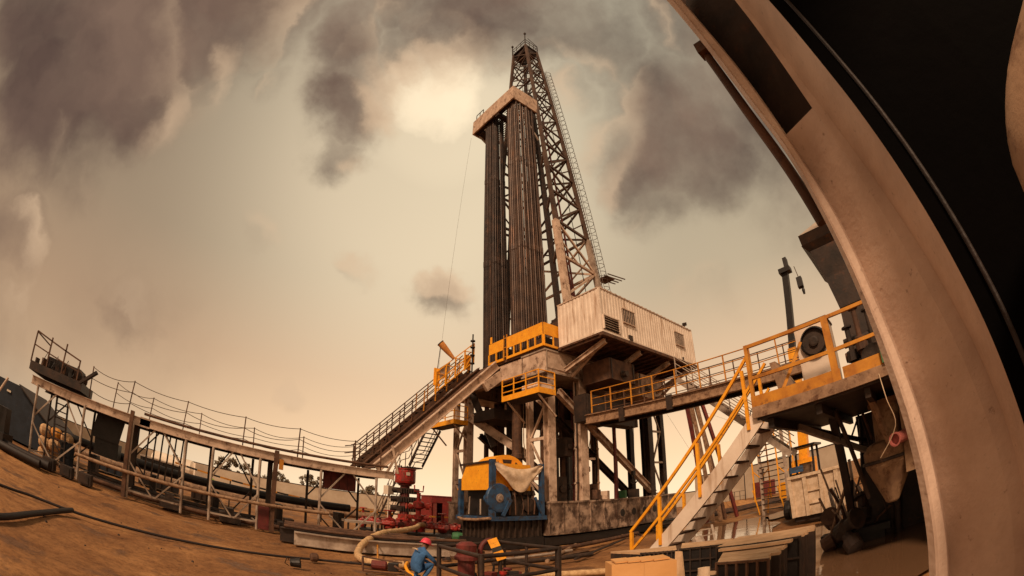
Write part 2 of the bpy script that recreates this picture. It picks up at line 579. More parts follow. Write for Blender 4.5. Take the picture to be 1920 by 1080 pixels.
# ================================================================== SETTING
def dirt_material():
    m = bpy.data.materials.new('dirt')
    m.use_nodes = True
    n, l = m.node_tree.nodes, m.node_tree.links
    p = n['Principled BSDF']
    g = n.new('ShaderNodeNewGeometry')

    def noise(scale, det=6, rough=.6, vec=None):
        t = n.new('ShaderNodeTexNoise')
        t.inputs['Scale'].default_value = scale
        t.inputs['Detail'].default_value = det
        t.inputs['Roughness'].default_value = rough
        l.new(vec or g.outputs['Position'], t.inputs['Vector'])
        return t.outputs['Fac']

    def ramp(f, stops):
        r = n.new('ShaderNodeValToRGB')
        r.color_ramp.elements[0].position = stops[0][0]
        r.color_ramp.elements[0].color = (*stops[0][1], 1)
        r.color_ramp.elements[1].position = stops[-1][0]
        r.color_ramp.elements[1].color = (*stops[-1][1], 1)
        for q, c in stops[1:-1]:
            x = r.color_ramp.elements.new(q)
            x.color = (*c, 1)
        l.new(f, r.inputs['Fac'])
        return r.outputs[0]

    def mix(f, a, b, mode='MIX'):
        x = n.new('ShaderNodeMix')
        x.data_type = 'RGBA'
        x.blend_type = mode
        if isinstance(f, float):
            x.inputs['Factor'].default_value = f
        else:
            l.new(f, x.inputs['Factor'])
        for k, v in (('A', a), ('B', b)):
            if isinstance(v, tuple):
                x.inputs[k].default_value = (*v, 1)
            else:
                l.new(v, x.inputs[k])
        return x.outputs['Result']
    big = ramp(noise(.22, 5), [(.35, (.19, .085, .032)), (.5, (.29, .138, .052)), (.66, (.42, .215, .085))])
    fine = ramp(noise(2.6, 8, .68), [(.30, (.74, .70, .66)), (.5, (.96, .95, .94)), (.7, (1.08, 1.06, 1.03))])
    c = mix(1.0, big, fine, 'MULTIPLY')
    # tyre and drag tracks: noise drawn out along one direction
    mp = n.new('ShaderNodeMapping')
    mp.inputs['Rotation'].default_value = (0, 0, R(-35))
    mp.inputs['Scale'].default_value = (.8, 1.0, 1)
    l.new(g.outputs['Position'], mp.inputs['Vector'])
    tr = ramp(noise(1.3, 5, .6, mp.outputs[0]), [(.42, (0, 0, 0)), (.66, (1, 1, 1))])
    c = mix(tr, c, mix(1.0, c, (.76, .70, .66), 'MULTIPLY'))
    # oil and mud near the rig
    oil = ramp(noise(.55, 7, .65), [(.54, (0, 0, 0)), (.62, (1, 1, 1))])
    c = mix(oil, c, (.14, .066, .030))
    c = mix(ramp(noise(7, 9, .75), [(.47, (0, 0, 0)), (.62, (1, 1, 1))]), c, mix(1.0, c, (.62, .58, .55), 'MULTIPLY'))
    pebb = ramp(noise(15, 4, .7), [(.66, (0, 0, 0)), (.71, (1, 1, 1))])
    c = mix(pebb, c, (.08, .04, .022))
    l.new(c, p.inputs['Base Color'])
    wet = n.new('ShaderNodeMapRange')
    wet.inputs['From Min'].default_value = .55
    wet.inputs['From Max'].default_value = .64
    wet.inputs['To Min'].default_value = .92
    wet.inputs['To Max'].default_value = .42
    l.new(noise(.55, 7, .65), wet.inputs['Value'])
    l.new(wet.outputs[0], p.inputs['Roughness'])
    p.inputs['Specular IOR Level'].default_value = .25
    b1 = n.new('ShaderNodeBump')
    b1.inputs['Strength'].default_value = .45
    b1.inputs['Distance'].default_value = .12
    l.new(noise(2.2, 9, .65), b1.inputs['Height'])
    b2 = n.new('ShaderNodeBump')
    b2.inputs['Strength'].default_value = .5
    b2.inputs['Distance'].default_value = .02
    l.new(noise(16, 5, .7), b2.inputs['Height'])
    l.new(b1.outputs[0], b2.inputs['Normal'])
    l.new(b2.outputs[0], p.inputs['Normal'])
    MATS['dirt'] = m


dirt_material()


def puddle_material():
    m = bpy.data.materials.new('wet_mud')
    m.use_nodes = True
    n, l = m.node_tree.nodes, m.node_tree.links
    p = n['Principled BSDF']
    p.inputs['Base Color'].default_value = (.16, .085, .045, 1)
    p.inputs['Roughness'].default_value = .06
    p.inputs['Specular IOR Level'].default_value = 1.0
    p.inputs['IOR'].default_value = 1.8
    g = n.new('ShaderNodeNewGeometry')
    t = n.new('ShaderNodeTexNoise')
    t.inputs['Scale'].default_value = 1.6
    t.inputs['Detail'].default_value = 5
    l.new(g.outputs['Position'], t.inputs['Vector'])
    b = n.new('ShaderNodeBump')
    b.inputs['Strength'].default_value = .12
    b.inputs['Distance'].default_value = .05
    l.new(t.outputs['Fac'], b.inputs['Height'])
    l.new(b.outputs[0], p.inputs['Normal'])
    MATS['wet_mud'] = m


puddle_material()

# ground: a fine patch with low heaps and ruts, and a coarse apron out to the horizon
g = MB()
N = 150
x0, x1, y0, y1 = -30, 60, -12, 78


def hgt(x, y):
    a = .035 * math.sin(x * .9 + .6 * y) + .03 * math.sin(y * 1.3 - x * .4) + .02 * math.sin(3.1 * x + 1.7 * y)
    edge = min(1, min(x - x0, x1 - x, y - y0, y1 - y) / 4)
    return (a - .07) * edge


idx = []
for j in range(N + 1):
    for i in range(N + 1):
        x, y = x0 + (x1 - x0) * i / N, y0 + (y1 - y0) * j / N
        g.v.append(Vector((x, y, hgt(x, y))))
for j in range(N):
    for i in range(N):
        a = j * (N + 1) + i
        g.f.append((a, a + 1, a + N + 2, a + N + 1))
        g.mi.append(0)
        g.smooth.append(True)
F = 1500
for (a, b, c, d) in (((-F, -F), (F, -F), (F, y0), (-F, y0)), ((-F, y1), (F, y1), (F, F), (-F, F)), ((-F, y0), (x0, y0), (x0, y1), (-F, y1)), ((x1, y0), (F, y0), (F, y1), (x1, y1))):
    g._add([(*a, 0), (*b, 0), (*c, 0), (*d, 0)], [(0, 1, 2, 3)])
struct(g, 'ground', 'dirt')


def puddle(cx, cy, rx, ry, rz, seed, z=.012):
    random.seed(seed)
    n = 40
    ph = [random.uniform(0, 6.28) for _ in range(6)]
    vs = []
    for k in range(n):
        t = 2 * math.pi * k / n
        r = 1 + sum(.16 / (1 + j * .6) * math.sin((j + 2) * t + ph[j]) for j in range(6))
        x, y = math.cos(t) * rx * r, math.sin(t) * ry * r
        vs.append((cx + x * math.cos(rz) - y * math.sin(rz), cy + x * math.sin(rz) + y * math.cos(rz), z))
    mb = MB()._add(vs, [tuple(range(n))])
    struct(mb, 'puddle', 'wet_mud')


puddle(19.4, 8.1, 4.6, 2.2, R(20), 3)
puddle(24.6, 7.4, 2.4, .9, R(10), 5)
puddle(9.9, 1.3, 4.2, 2.5, R(5), 6, .016)
puddle(14.6, 3.4, 1.9, .8, R(10), 9)
puddle(13.4, 12.4, 1.6, .3, R(8), 18)

# ------------------------------------------------------------------ perimeter wall, far things
def far_wall(p, q, h, label, posts=8):
    t = thing('perimeter_wall', (p[0], p[1], 0), label, 'wall')
    mb = MB().bar((p[0], p[1], h / 2), (q[0], q[1], h / 2), .3, h)
    mb.build('wall_panel', 'wall_far', t)
    mb = MB().bar((p[0], p[1], h + .06), (q[0], q[1], h + .06), .4, .12)
    mb.build('coping', 'dark_steel', t)
    return t


def gp(az, d, z=0.0):
    a = R(az + 40)
    return Vector((math.sin(a) * d, math.cos(a) * d, z))


far_wall(gp(-46, 92), gp(-9, 92), 2.75, 'pale plaster perimeter wall with dark coping seen beneath the catwalk')
far_wall(gp(22.5, 74), gp(41, 60), 4.6, 'pale concrete perimeter wall behind the yellow stairs')
far_wall(gp(-84, 70), gp(-46, 92), 2.4, 'long dim boundary wall at the far left behind the access tower')
far_wall(gp(-9, 92), gp(23, 78), 2.3, 'distant pale wall seen between the legs of the rig')

random.seed(11)


def tree(az, d, h, w, label, cat='tree'):
    p = gp(az, d)
    t = thing('tree', p, label, cat, 'trees beyond the perimeter wall')
    tr = MB()
    tr.tube([p, p + Vector((.15, 0, h * .3)), p + Vector((0, .2, h * .62))], [h * .035, h * .026, h * .012], 6)
    for k in range(6):
        a = k * 1.1
        tr.tube([p + Vector((.1, 0, h * (.3 + .05 * k))), p + Vector((math.cos(a) * w * .3, math.sin(a) * w * .3, h * (.5 + .07 * k)))], [h * .014, h * .005], 5)
    tr.build('trunk', 'bark', t)
    cr = MB()
    cl = [(Vector((random.gauss(0, .26) * w, random.gauss(0, .26) * w, h * random.uniform(.48, .95))), random.uniform(.1, .2) * w) for _ in range(15)]
    for c, r in cl:
        for _ in range(75):
            v = Vector((random.gauss(0, 1), random.gauss(0, 1), random.gauss(0, .8)))
            v = v.normalized() * r * random.uniform(.4, 1.1)
            q = p + c + v
            s = random.uniform(.07, .15) * w * .45
            a = Vector((random.uniform(-1, 1), random.uniform(-1, 1), random.uniform(-1, 1))).normalized() * s
            b = a.cross(Vector((random.uniform(-1, 1), random.uniform(-1, 1), random.uniform(-1, 1)))).normalized() * s * .7
            cr._add([q - a, q + b, q + a, q - b], [(0, 1, 2, 3)])
    cr.build('crown', 'foliage', t)


tree(-35.2, 104, 5.6, 5.0, 'round bushy tree topping the wall beside the hi-vis worker')
tree(-32.0, 108, 4.9, 3.6, 'thin tree behind the wall next to the white scaffold leg')
tree(-29.2, 106, 5.6, 3.4, 'tall narrow tree right behind the brown column')
tree(-28.1, 112, 4.3, 3.0, 'small low tree just right of the brown column')
tree(-24.8, 100, 5.4, 3.4, 'dark tree over the wall left of the hanging brown panel')
tree(-22.9, 102, 5.2, 3.2, 'tree half hidden by the left edge of the hanging panel')
tree(-17.3, 100, 4.7, 3.6, 'sparse tree in the last bay of the catwalk')

# white tanker and barrels beyond the catwalk
p = gp(-42, 62)
t = thing('storage_tank', p, 'white horizontal tank lying far behind the catwalk', 'tank')
MB().lathe(p + Vector((-3.2, 0, 1.5)), [(0, 0), (.8, .12), (1.1, .5), (1.1, 6), (.8, 6.4), (0, 6.5)], 18, (1, -.35, 0)).build('shell', 'white_far', t)
MB().cbox(p + Vector((-1.5, -.5, .25)), (.4, 1.6, .5)).build('saddle', 'dark_steel', t)
MB().cbox(p + Vector((1.6, -1.4, .25)), (.4, 1.6, .5)).build('saddle', 'dark_steel', t)
MB().lathe(p + Vector((0, -1, 2.4)), [(.35, 0), (.35, .4), (0, .45)], 10).build('hatch', 'dark_steel', t)
p = gp(-38.6, 60)
t = thing('equipment_box', p, 'small white equipment cabin behind the catwalk', 'cabin')
MB().cbox(p + Vector((0, 0, 1.2)), (2.4, 2.0, 2.4), R(20)).build('body', 'white_far', t)
MB().cbox(p + Vector((-.3, -1.1, 1.15)), (.7, .12, 1.7), R(20)).build('door', 'grey_steel', t)

# far lamps on the right
for az, d, h, lab in ((28.6, 62, 5.0, 'twin-headed floodlight mast in front of the far right wall'),):
    p = gp(az, d)
    t = thing('light_mast', p, lab, 'light mast')
    MB().tube([p, p + Vector((0, 0, h))], .07, 6).build('pole', 'dark_steel', t)
    for s in (-1, 1):
        MB().cbox(p + Vector((s * .45, 0, h)), (.5, .3, .55), R(30)).build('lamp_head', 'dark_steel', t)
p = gp(31.0, 58)
t = thing('exhaust_stack', p, 'short dark exhaust stack on a maroon box by the far wall', 'stack')
MB().cbox(p + Vector((0, 0, 1.1)), (2.8, 1.4, 1.9), R(-20)).build('body', 'maroon', t)
MB().lathe(p + Vector((-.8, 0, 2)), [(.35, 0), (.35, 1.4), (.45, 1.45), (.45, 1.6)], 10).build('pipe', 'dark_steel', t)
railing('far_handrail', [gp(26.6, 52, .35), gp(28.6, 50, .35)], 'small dark handrail on the bank before the far wall', m='dark_steel', gap=.9)
mb = MB()
random.seed(4)
q = [gp(23 + k * 1.5, 44 - k * .4, 0) for k in range(16)]
for i in range(15):
    a, b = q[i], q[i + 1]
    mb._add([a + gp(0, -2), b + gp(0, -2), b + Vector((0, 0, .55 + .2 * math.sin(i))), a + Vector((0, 0, .55 + .2 * math.sin(i - 1))), a + gp(0, 5), b + gp(0, 5)],
            [(0, 1, 2, 3), (3, 2, 5, 4)])
struct(mb, 'terrain_bank', 'dirt')
for k in range(6):
    a, b = gp(17 + k * .2, 29 + k * .9, .22 + .02 * k), gp(33.5, 36.5 + k * 1.1, .30)
    solo(MB().tube([a, b], .09, 6), 'steel_pipe', ['dark_steel', 'rust_brown'][k % 2], 'long dark pipe in the row laid on the ground behind the stair foot', 'pipe', 'pipes laid on the ground behind the stairs')

# red cabin behind the rig
p = Vector((24.3, 41.5, 0))
t = thing('red_cabin', p, 'small red cabin with open doorway beyond the wellhead', 'cabin')
for lo, hi in (((-1.3, 0, 0), (1.3, .1, 2.75)), ((1.2, -2, 0), (1.3, 0, 2.75)), ((-1.3, -2, 0), (-1.2, 0, 2.75)), ((-1.35, -2.05, 2.75), (1.35, .15, 2.85)), ((.0, -2, 0), (1.2, -1.9, 2.75)), ((-1.2, -2, 2.1), (0, -1.9, 2.75))):
    lo, hi = p + Vector(lo), p + Vector(hi)
    MB().box(lo, hi).build('wall', 'cabin_red', t)
MB().cbox(p + Vector((-1.2, -2.5, 1.05)), (.06, 1.0, 2.0), R(-12)).build('door', 'maroon', t)
p = Vector((22.4, 43.5, 0))
t = thing('white_cabin', p, 'cream site cabin standing left of the small red cabin', 'cabin')
MB().box(p + Vector((-1.6, -1, 0)), p + Vector((1.2, 1, 2.3))).build('body', 'white_far', t)
MB().box(p + Vector((-1.7, -1.1, 2.302)), p + Vector((1.3, 1.1, 2.4))).build('roof', 'grey_steel', t)
MB().box(p + Vector((-.8, -1.04, .2)), p + Vector((-.1, -1.003, 1.9))).build('door', 'cream_steel', t)

# ================================================================== CATWALK (left)
CY, DZ = 18.7, 3.37
root = thing('catwalk', (-7.4, CY, 0), 'long raised steel catwalk with rope handrail running to the ramp', 'catwalk')
# deck beams
for (a, b, z) in ((-7.75, -1.9, DZ - .17), (-2.35, 8.95, DZ - .10)):
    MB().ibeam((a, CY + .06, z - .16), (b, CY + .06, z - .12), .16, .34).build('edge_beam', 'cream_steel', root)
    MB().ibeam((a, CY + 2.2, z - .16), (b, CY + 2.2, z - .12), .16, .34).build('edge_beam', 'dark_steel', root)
    d = MB().box((a, CY + .16, z - .10), (b, CY + 2.1, z - .04))
    k = a + .3
    while k < b:
        d.box((k, CY + .16, z - .28), (k + .1, CY + 2.1, z - .105))
        k += .75
    d.build('deck', 'dark_steel', root)
MB().tube([(-2.2, CY - .02, DZ + .06), (8.6, CY - .02, DZ + .14)], .055, 8).build('kick_pipe', 'rust_brown', root)
# scaffold-like trestles
for (a, b) in ((-7.35, -4.9), (-2.62, -.28), (.90, 2.9), (5.55, 8.1)):
    for y, m in ((CY + .02, 'grey_steel'), (CY + 2.2, 'dark_steel')):
        top = DZ - .42
        for x in (a, b):
            MB().tube([(x, y, 0), (x, y, top)], .062, 8).build('leg', m, root)
        f = MB()
        w = b - a
        f.bar((a, y, .32), (b, y, .32), .07, .07)
        f.bar((a + .03, y + .07, 1.75), (a + w * .42, y + .07, top), .06, .06)
        f.bar((b - .03, y + .07, 1.75), (b - w * .42, y + .07, top), .06, .06)
        f.bar((a + .03, y - .07, 1.45), (a + w * .46, y - .07, .34), .06, .06)
        f.bar((b - .03, y - .07, 1.45), (b - w * .46, y - .07, .34), .06, .06)
        f.build('brace', m, root)
    for x in (a, b):
        MB().bar((x, CY, .32), (x, CY + 2.2, .32), .05, .05).build('tie_bar', 'grey_steel', root)
# stout rust columns
for x in (-2.75, 3.5):
    MB().ibeam((x, CY - .12, 0), (x + .05, CY - .12, DZ + .02), .17, .17, up=(0, 1, 0)).build('column', 'rust_brown', root)
    MB().ibeam((x + .1, CY + 1.5, 0), (x + .1, CY + 1.5, DZ - .3), .2, .2, up=(0, 1, 0)).build('column', 'dark_steel', root)
MB().cbox((3.75, CY - .22, 2.85), (.16, .14, .42)).build('clamp', 'yellow_dull', root)
MB().box((2.95, CY - .06, .05), (3.40, CY + .15, 1.0)).build('red_gate_plate', 'maroon', root)
# inner posts and hanging chains around the first rust column
random.seed(5)
for k in range(6):
    x = -2.0 + k * .3
    MB().bar((x, CY + .9 + .12 * k, .9), (x + random.uniform(-.05, .1), CY + .9 + .12 * k, DZ - .4), .07, .07).build('guide_post', 'dark_steel', root)
# rope handrail
st = [-7.0, -4.8, -2.95, -.49, 2.1, 4.48, 7.1, 8.3]
for y, hh, off, rm in ((CY + .1, 1.2, 0, 3), (CY + 2.2, 1.12, .75, 2)):
    tops = []
    for i, x in enumerate(st[1:]):
        x = x + off
        lean = random.uniform(-.07, .09)
        h2 = hh + random.uniform(-.12, .06)
        MB().bar((x, y, DZ - .15), (x + lean, y, DZ + h2), .045, .045).build('stanchion', 'rust_brown', root)
        tops.append(Vector((x + lean, y, DZ + h2)))
    rp = MB()
    for i in range(len(tops) - 1):
        a, b = tops[i], tops[i + 1]
        for k in range(rm):
            u = Vector((0, 0, -.04 - .44 * k))
            sg = random.uniform(.07, .2)
            pts = [lerp(a + u, b + u, s / 8) - Vector((0, 0, sg * 4 * (s / 8) * (1 - s / 8))) for s in range(9)]
            rp.tube(pts, .014, 5, cap=False)
    rp.build('rope', 'rope', root)
# dark sheet hung below the deck
mb = MB()
for i in range(8):
    mb.box((6.05 + i * .2, 20.02 + .03 * (i % 2), 2.22), (6.25 + i * .2 - .003, 20.06 + .03 * (i % 2), 3.02))
solo(mb, 'hanging_panel', 'maroon', 'dark brown corrugated panel hung beneath the catwalk deck', 'panel')
mb = MB().quad((-4.75, 20.2, 1.9), (-3.4, 20.2, 1.9), (-3.2, 20.2, 2.93), (-4.6, 20.2, 2.93), .05)
mb.box((-4.6, 20.3, 1.2), (-3.4, 21.3, 1.9))
solo(mb, 'hopper', 'black', 'black metal hopper under the catwalk right of the ladder', 'hopper')

# end tower
root = thing('access_tower', (-7.2, CY, DZ), 'dark railed machinery platform crowning the far left end of the catwalk', 'platform')
MB().box((-7.95, CY - .15, DZ + .0), (-5.2, CY + 2.2, DZ + .35)).build('machine_base', 'dark_steel', root)
MB().box((-7.3, CY + .3, DZ + .35), (-5.5, CY + 1.3, DZ + .85)).build('winch_housing', 'dark_steel', root)
MB().lathe((-5.6, CY + .2, DZ + .55), [(.28, 0), (.28, .1), (.16, .12), (.16, 1.0), (.28, 1.02), (.28, 1.1)], 14, (0, 1, 0)).build('drum', 'rust_brown', root)
fr = MB()
for x in (-7.95, -7.1, -6.3, -5.5):
    fr.bar((x, CY - .1, DZ + .3), (x, CY - .1, DZ + 1.55 if x < -6 else DZ + 1.15), .06, .06)
fr.bar((-7.95, CY - .1, DZ + 1.55), (-5.5, CY - .1, DZ + 1.12), .06, .06)
fr.bar((-7.95, CY - .1, DZ + 1.0), (-5.5, CY - .1, DZ + .7), .05, .05)
fr.bar((-7.95, CY + 2.1, DZ + .3), (-7.95, CY + 2.1, DZ + 1.5), .06, .06)
fr.bar((-7.95, CY - .1, DZ + 1.52), (-7.95, CY + 2.1, DZ + 1.5), .05, .05)
fr.build('guard_frame', 'rust_brown', root)
MB().bar((-5.3, CY - .1, DZ + .3), (-4.6, CY - .1, DZ + .95), .3, .1).build('chute', 'dark_steel', root)
random.seed(91)
for k in range(7):
    x = -7.7 + k * .36
    MB().cbox((x, CY + .1, DZ + .45 + random.uniform(0, .12)), (.18, .2, random.uniform(.15, .4)), random.uniform(0, 1)).build('winch_block', ['dark_steel', 'rust_brown', 'black'][k % 3], root)
for k in range(4):
    MB().tube([(-7.4 + k * .55, CY - .05, DZ + .4), (-7.2 + k * .55, CY, DZ + .95), (-7.0 + k * .55, CY + .1, DZ + .5)], .022, 5).build('cable', 'black', root)
# ladder under the tower
root = thing('ladder', (-6.0, CY + 1.2, 0), 'steep dark ladder under the catwalk between the white legs', 'ladder')
for k in (0, .62):
    MB().bar((-6.55 + k, CY + 1.3, 0), (-6.75 + k, CY + 1.3, DZ - .2), .07, .14).build('stringer', 'dark_steel', root)
for i in range(10):
    z = .3 + i * .29
    MB().bar((-6.55 - z * .06, CY + 1.3, z), (-5.93 - z * .06, CY + 1.3, z), .17, .05).build('rung', 'dark_steel', root)

# long pipes
solo(MB().tube([(-5.0, CY - .28, .98), (5.9, CY - .24, 1.14)], .075, 10), 'long_pipe', 'tan_pipe', 'long tan pipe resting along the near side of the catwalk legs', 'pipe')
mb = MB().tube([(-6.5, 22, 1.42), (8.1, 22, 1.36)], .20, 14)
solo(mb, 'black_pipe', 'black', 'thick black pipe lying behind the catwalk', 'pipe')
solo(MB().tube([(-7, 24.5, .85), (10.5, 24.5, .95)], .20, 10), 'tan_pipeline', 'tan_pipe', 'tan pipeline on the ground behind the thick black pipe', 'pipe')
for k in range(5):
    x = -5 + k * 3.1
    mb = MB().box((x, 21.6, 0), (x + .3, 22.5, 1.08))
    solo(mb, 'pipe_support', 'dark_steel', 'dark block holding up the thick black pipe', 'support', 'supports under the black pipe')
for k, (z, y) in enumerate(((.16, 19.5), (.2, 20.1), (.16, 20.6), (.34, 20.3))):
    solo(MB().tube([(-4.6, y, z + .02), (4.6, y, z)], .10, 8), 'drill_pipe', ['rust_brown', 'dark_steel'][k % 2], 'rusty pipe lying on the dirt beneath the catwalk deck', 'pipe', 'pipes lying under the catwalk')
for k in range(3):
    x = -1.2 + 2.6 * k
    mb = MB().box((x, CY + .4, .02), (x + .9, CY + 1.2, .42)).box((x + .2, CY + .5, .425), (x + .6, CY + 1.0, .62))
    solo(mb, 'pipe_rack_block', 'grime_shade', 'oily block among the pipes below the catwalk', 'block', 'oily blocks under the catwalk')
# striped barrier rails behind the catwalk
for k, (a, b, lab) in enumerate((((-1.0, 29, 1.9), (9.5, 29, 1.3), 'yellow and black striped barrier rail behind the black pipe'), ((11.0, 29, 1.1), (19.0, 29, 1.0), 'striped low barrier rail left of the wellhead'))):
    t = thing('barrier', (a[0], a[1], 0), lab, 'barrier')
    n = 14
    for i in range(n):
        q0, q1 = lerp(a, b, i / n), lerp(a, b, (i + .98) / n)
        MB().bar(q0, q1, .08, .11).build('rail_band', ['yellow_dull', 'stripe_black'][i % 2], t)
    for i in range(4):
        q0 = lerp(a, b, .06 + i * .29)
        MB().bar((q0.x, q0.y + .1, 0), (q0.x, q0.y + .1, q0.z), .08, .08).build('post', 'dark_steel', t)

# left edge: dark building, sacks, drum, trough
root = thing('dark_shed', (-13.6, 20.5, 0), 'dark blue pitched-roof shed at the left edge', 'shed')
MB().prism([(-15, 24, 0), (-8.4, 24, 0), (-8.4, 24, 1.55), (-10.6, 24, 2.72), (-15, 24, 2.62)], (0, 5, 0)).build('wall', 'navy', root)
MB().quad((-10.65, 23.8, 2.74), (-8.2, 23.8, 1.44), (-8.2, 29.2, 1.44), (-10.65, 29.2, 2.74), .06).build('roof', 'dark_steel', root)
MB().box((-11.5, 23.94, 2.15), (-11.2, 23.99, 2.25)).build('sign_plate', 'white_far', root)
for k, (x, w, h, m, lab) in enumerate(((-6.6, 2.2, 1.35, 'navy', 'dark container behind the first bay of the catwalk'), (-3.2, 2.6, 1.7, 'black', 'black tank box seen past the hanging hopper'), (.2, 1.8, 1.1, 'dark_steel', 'low dark generator behind the second catwalk bay'))):
    t = thing('dark_container', (x, 28, 0), lab, 'container')
    MB().box((x, 28, .1), (x + w, 30, h)).build('body', m, t)
    MB().box((x - .05, 27.95, h + .003), (x + w + .05, 30.05, h + .08)).build('lid', 'grey_steel', t)
    mb = MB()
    for i in range(4):
        mb.box((x + .1 + i * w / 4, 27.94, .15), (x + .16 + i * w / 4, 27.997, h - .03))
    mb.build('rib', 'dark_steel', t)
root = thing('pump_unit', (-9.2, 17.9, 0), 'dark piped pump unit in front of the blue shed', 'pump')
MB().box((-11.6, 17.3, .15), (-8.2, 18.5, .55)).build('skid', 'black', root)
MB().lathe((-10.6, 17.9, 1.1), [(0, 0), (.5, .02), (.55, .2), (.55, 1.5), (.4, 1.7), (0, 1.72)], 16, (1, 0, 0)).build('motor', 'navy', root)
MB().box((-8.9, 17.6, .55), (-8.3, 18.2, 1.5)).build('gearbox', 'black', root)
for k in range(5):
    MB().tube([(-11.2 + k * .55, 17.5, .5), (-11.1 + k * .55, 17.4, 1.5 + .2 * (k % 3)), (-10.7 + k * .55, 17.6, 2.0 + .15 * k)], .05, 6).build('pipe', ['rust_brown', 'cream_steel', 'dark_steel'][k % 3], root)
random.seed(21)
for k in range(9):
    i, j = k % 3, k // 3
    c = Vector((-7.6 + i * .62 + random.uniform(-.08, .08) - 0.0, 21.6 + random.uniform(-.2, .2), .22 + j * .52))
    mb = MB()
    mb.lathe(c - Vector((.36, 0, 0)), [(.02, 0), (.18, .04), (.27, .16), (.29, .36), (.27, .56), (.18, .68), (.02, .72)], 12, (1, random.uniform(-.3, .3), random.uniform(-.12, .12)))
    solo(mb, 'sack', 'sack' if k != 7 else 'yellow_dull', ['tan mud sack in the pile behind the first catwalk bay', 'yellow topmost sack on the pile behind the first catwalk bay'][k == 7], 'sack', 'sacks piled behind the catwalk')
root = thing('steel_drum', (-5.9, 20.2, 0), 'dark blue barrel beside the tan sacks', 'barrel')
MB().lathe((-5.95, 20.4, 0), [(.36, 0), (.38, .05), (.36, .1), (.36, .55), (.38, .6), (.36, .65), (.36, 1.15), (.38, 1.2), (.33, 1.2), (.33, 1.16)], 20).build('body', 'navy', root)
MB().lathe((-5.95, 20.4, 1.165), [(.05, 0), (.05, .04), (0, .04)], 8).build('cap', 'grey_steel', root)
mb = MB().tube([(-8.3, 17.2, .13), (-6.2, 17.2, .13)], .17, 10)
mb.tube([(-8.3, 17.6, .16), (-5.9, 17.6, .16)], .20, 10)
solo(mb, 'pipe_bundle', 'rubber', 'pair of black hoses lying before the first catwalk leg', 'hose')
for k in range(3):
    mb = MB().box((-6.4 + k * .9, 18.0 - .1 * k, 0), (-5.85 + k * .9, 18.5 - .1 * k, .42)).box((-6.3 + k * .9, 17.97 - .1 * k, .06), (-5.95 + k * .9, 17.995 - .1 * k, .36))
    solo(mb, 'timber_block', 'dark_steel', 'dark cribbing block at the foot of the leftmost catwalk legs', 'block', 'cribbing blocks at the catwalk foot')

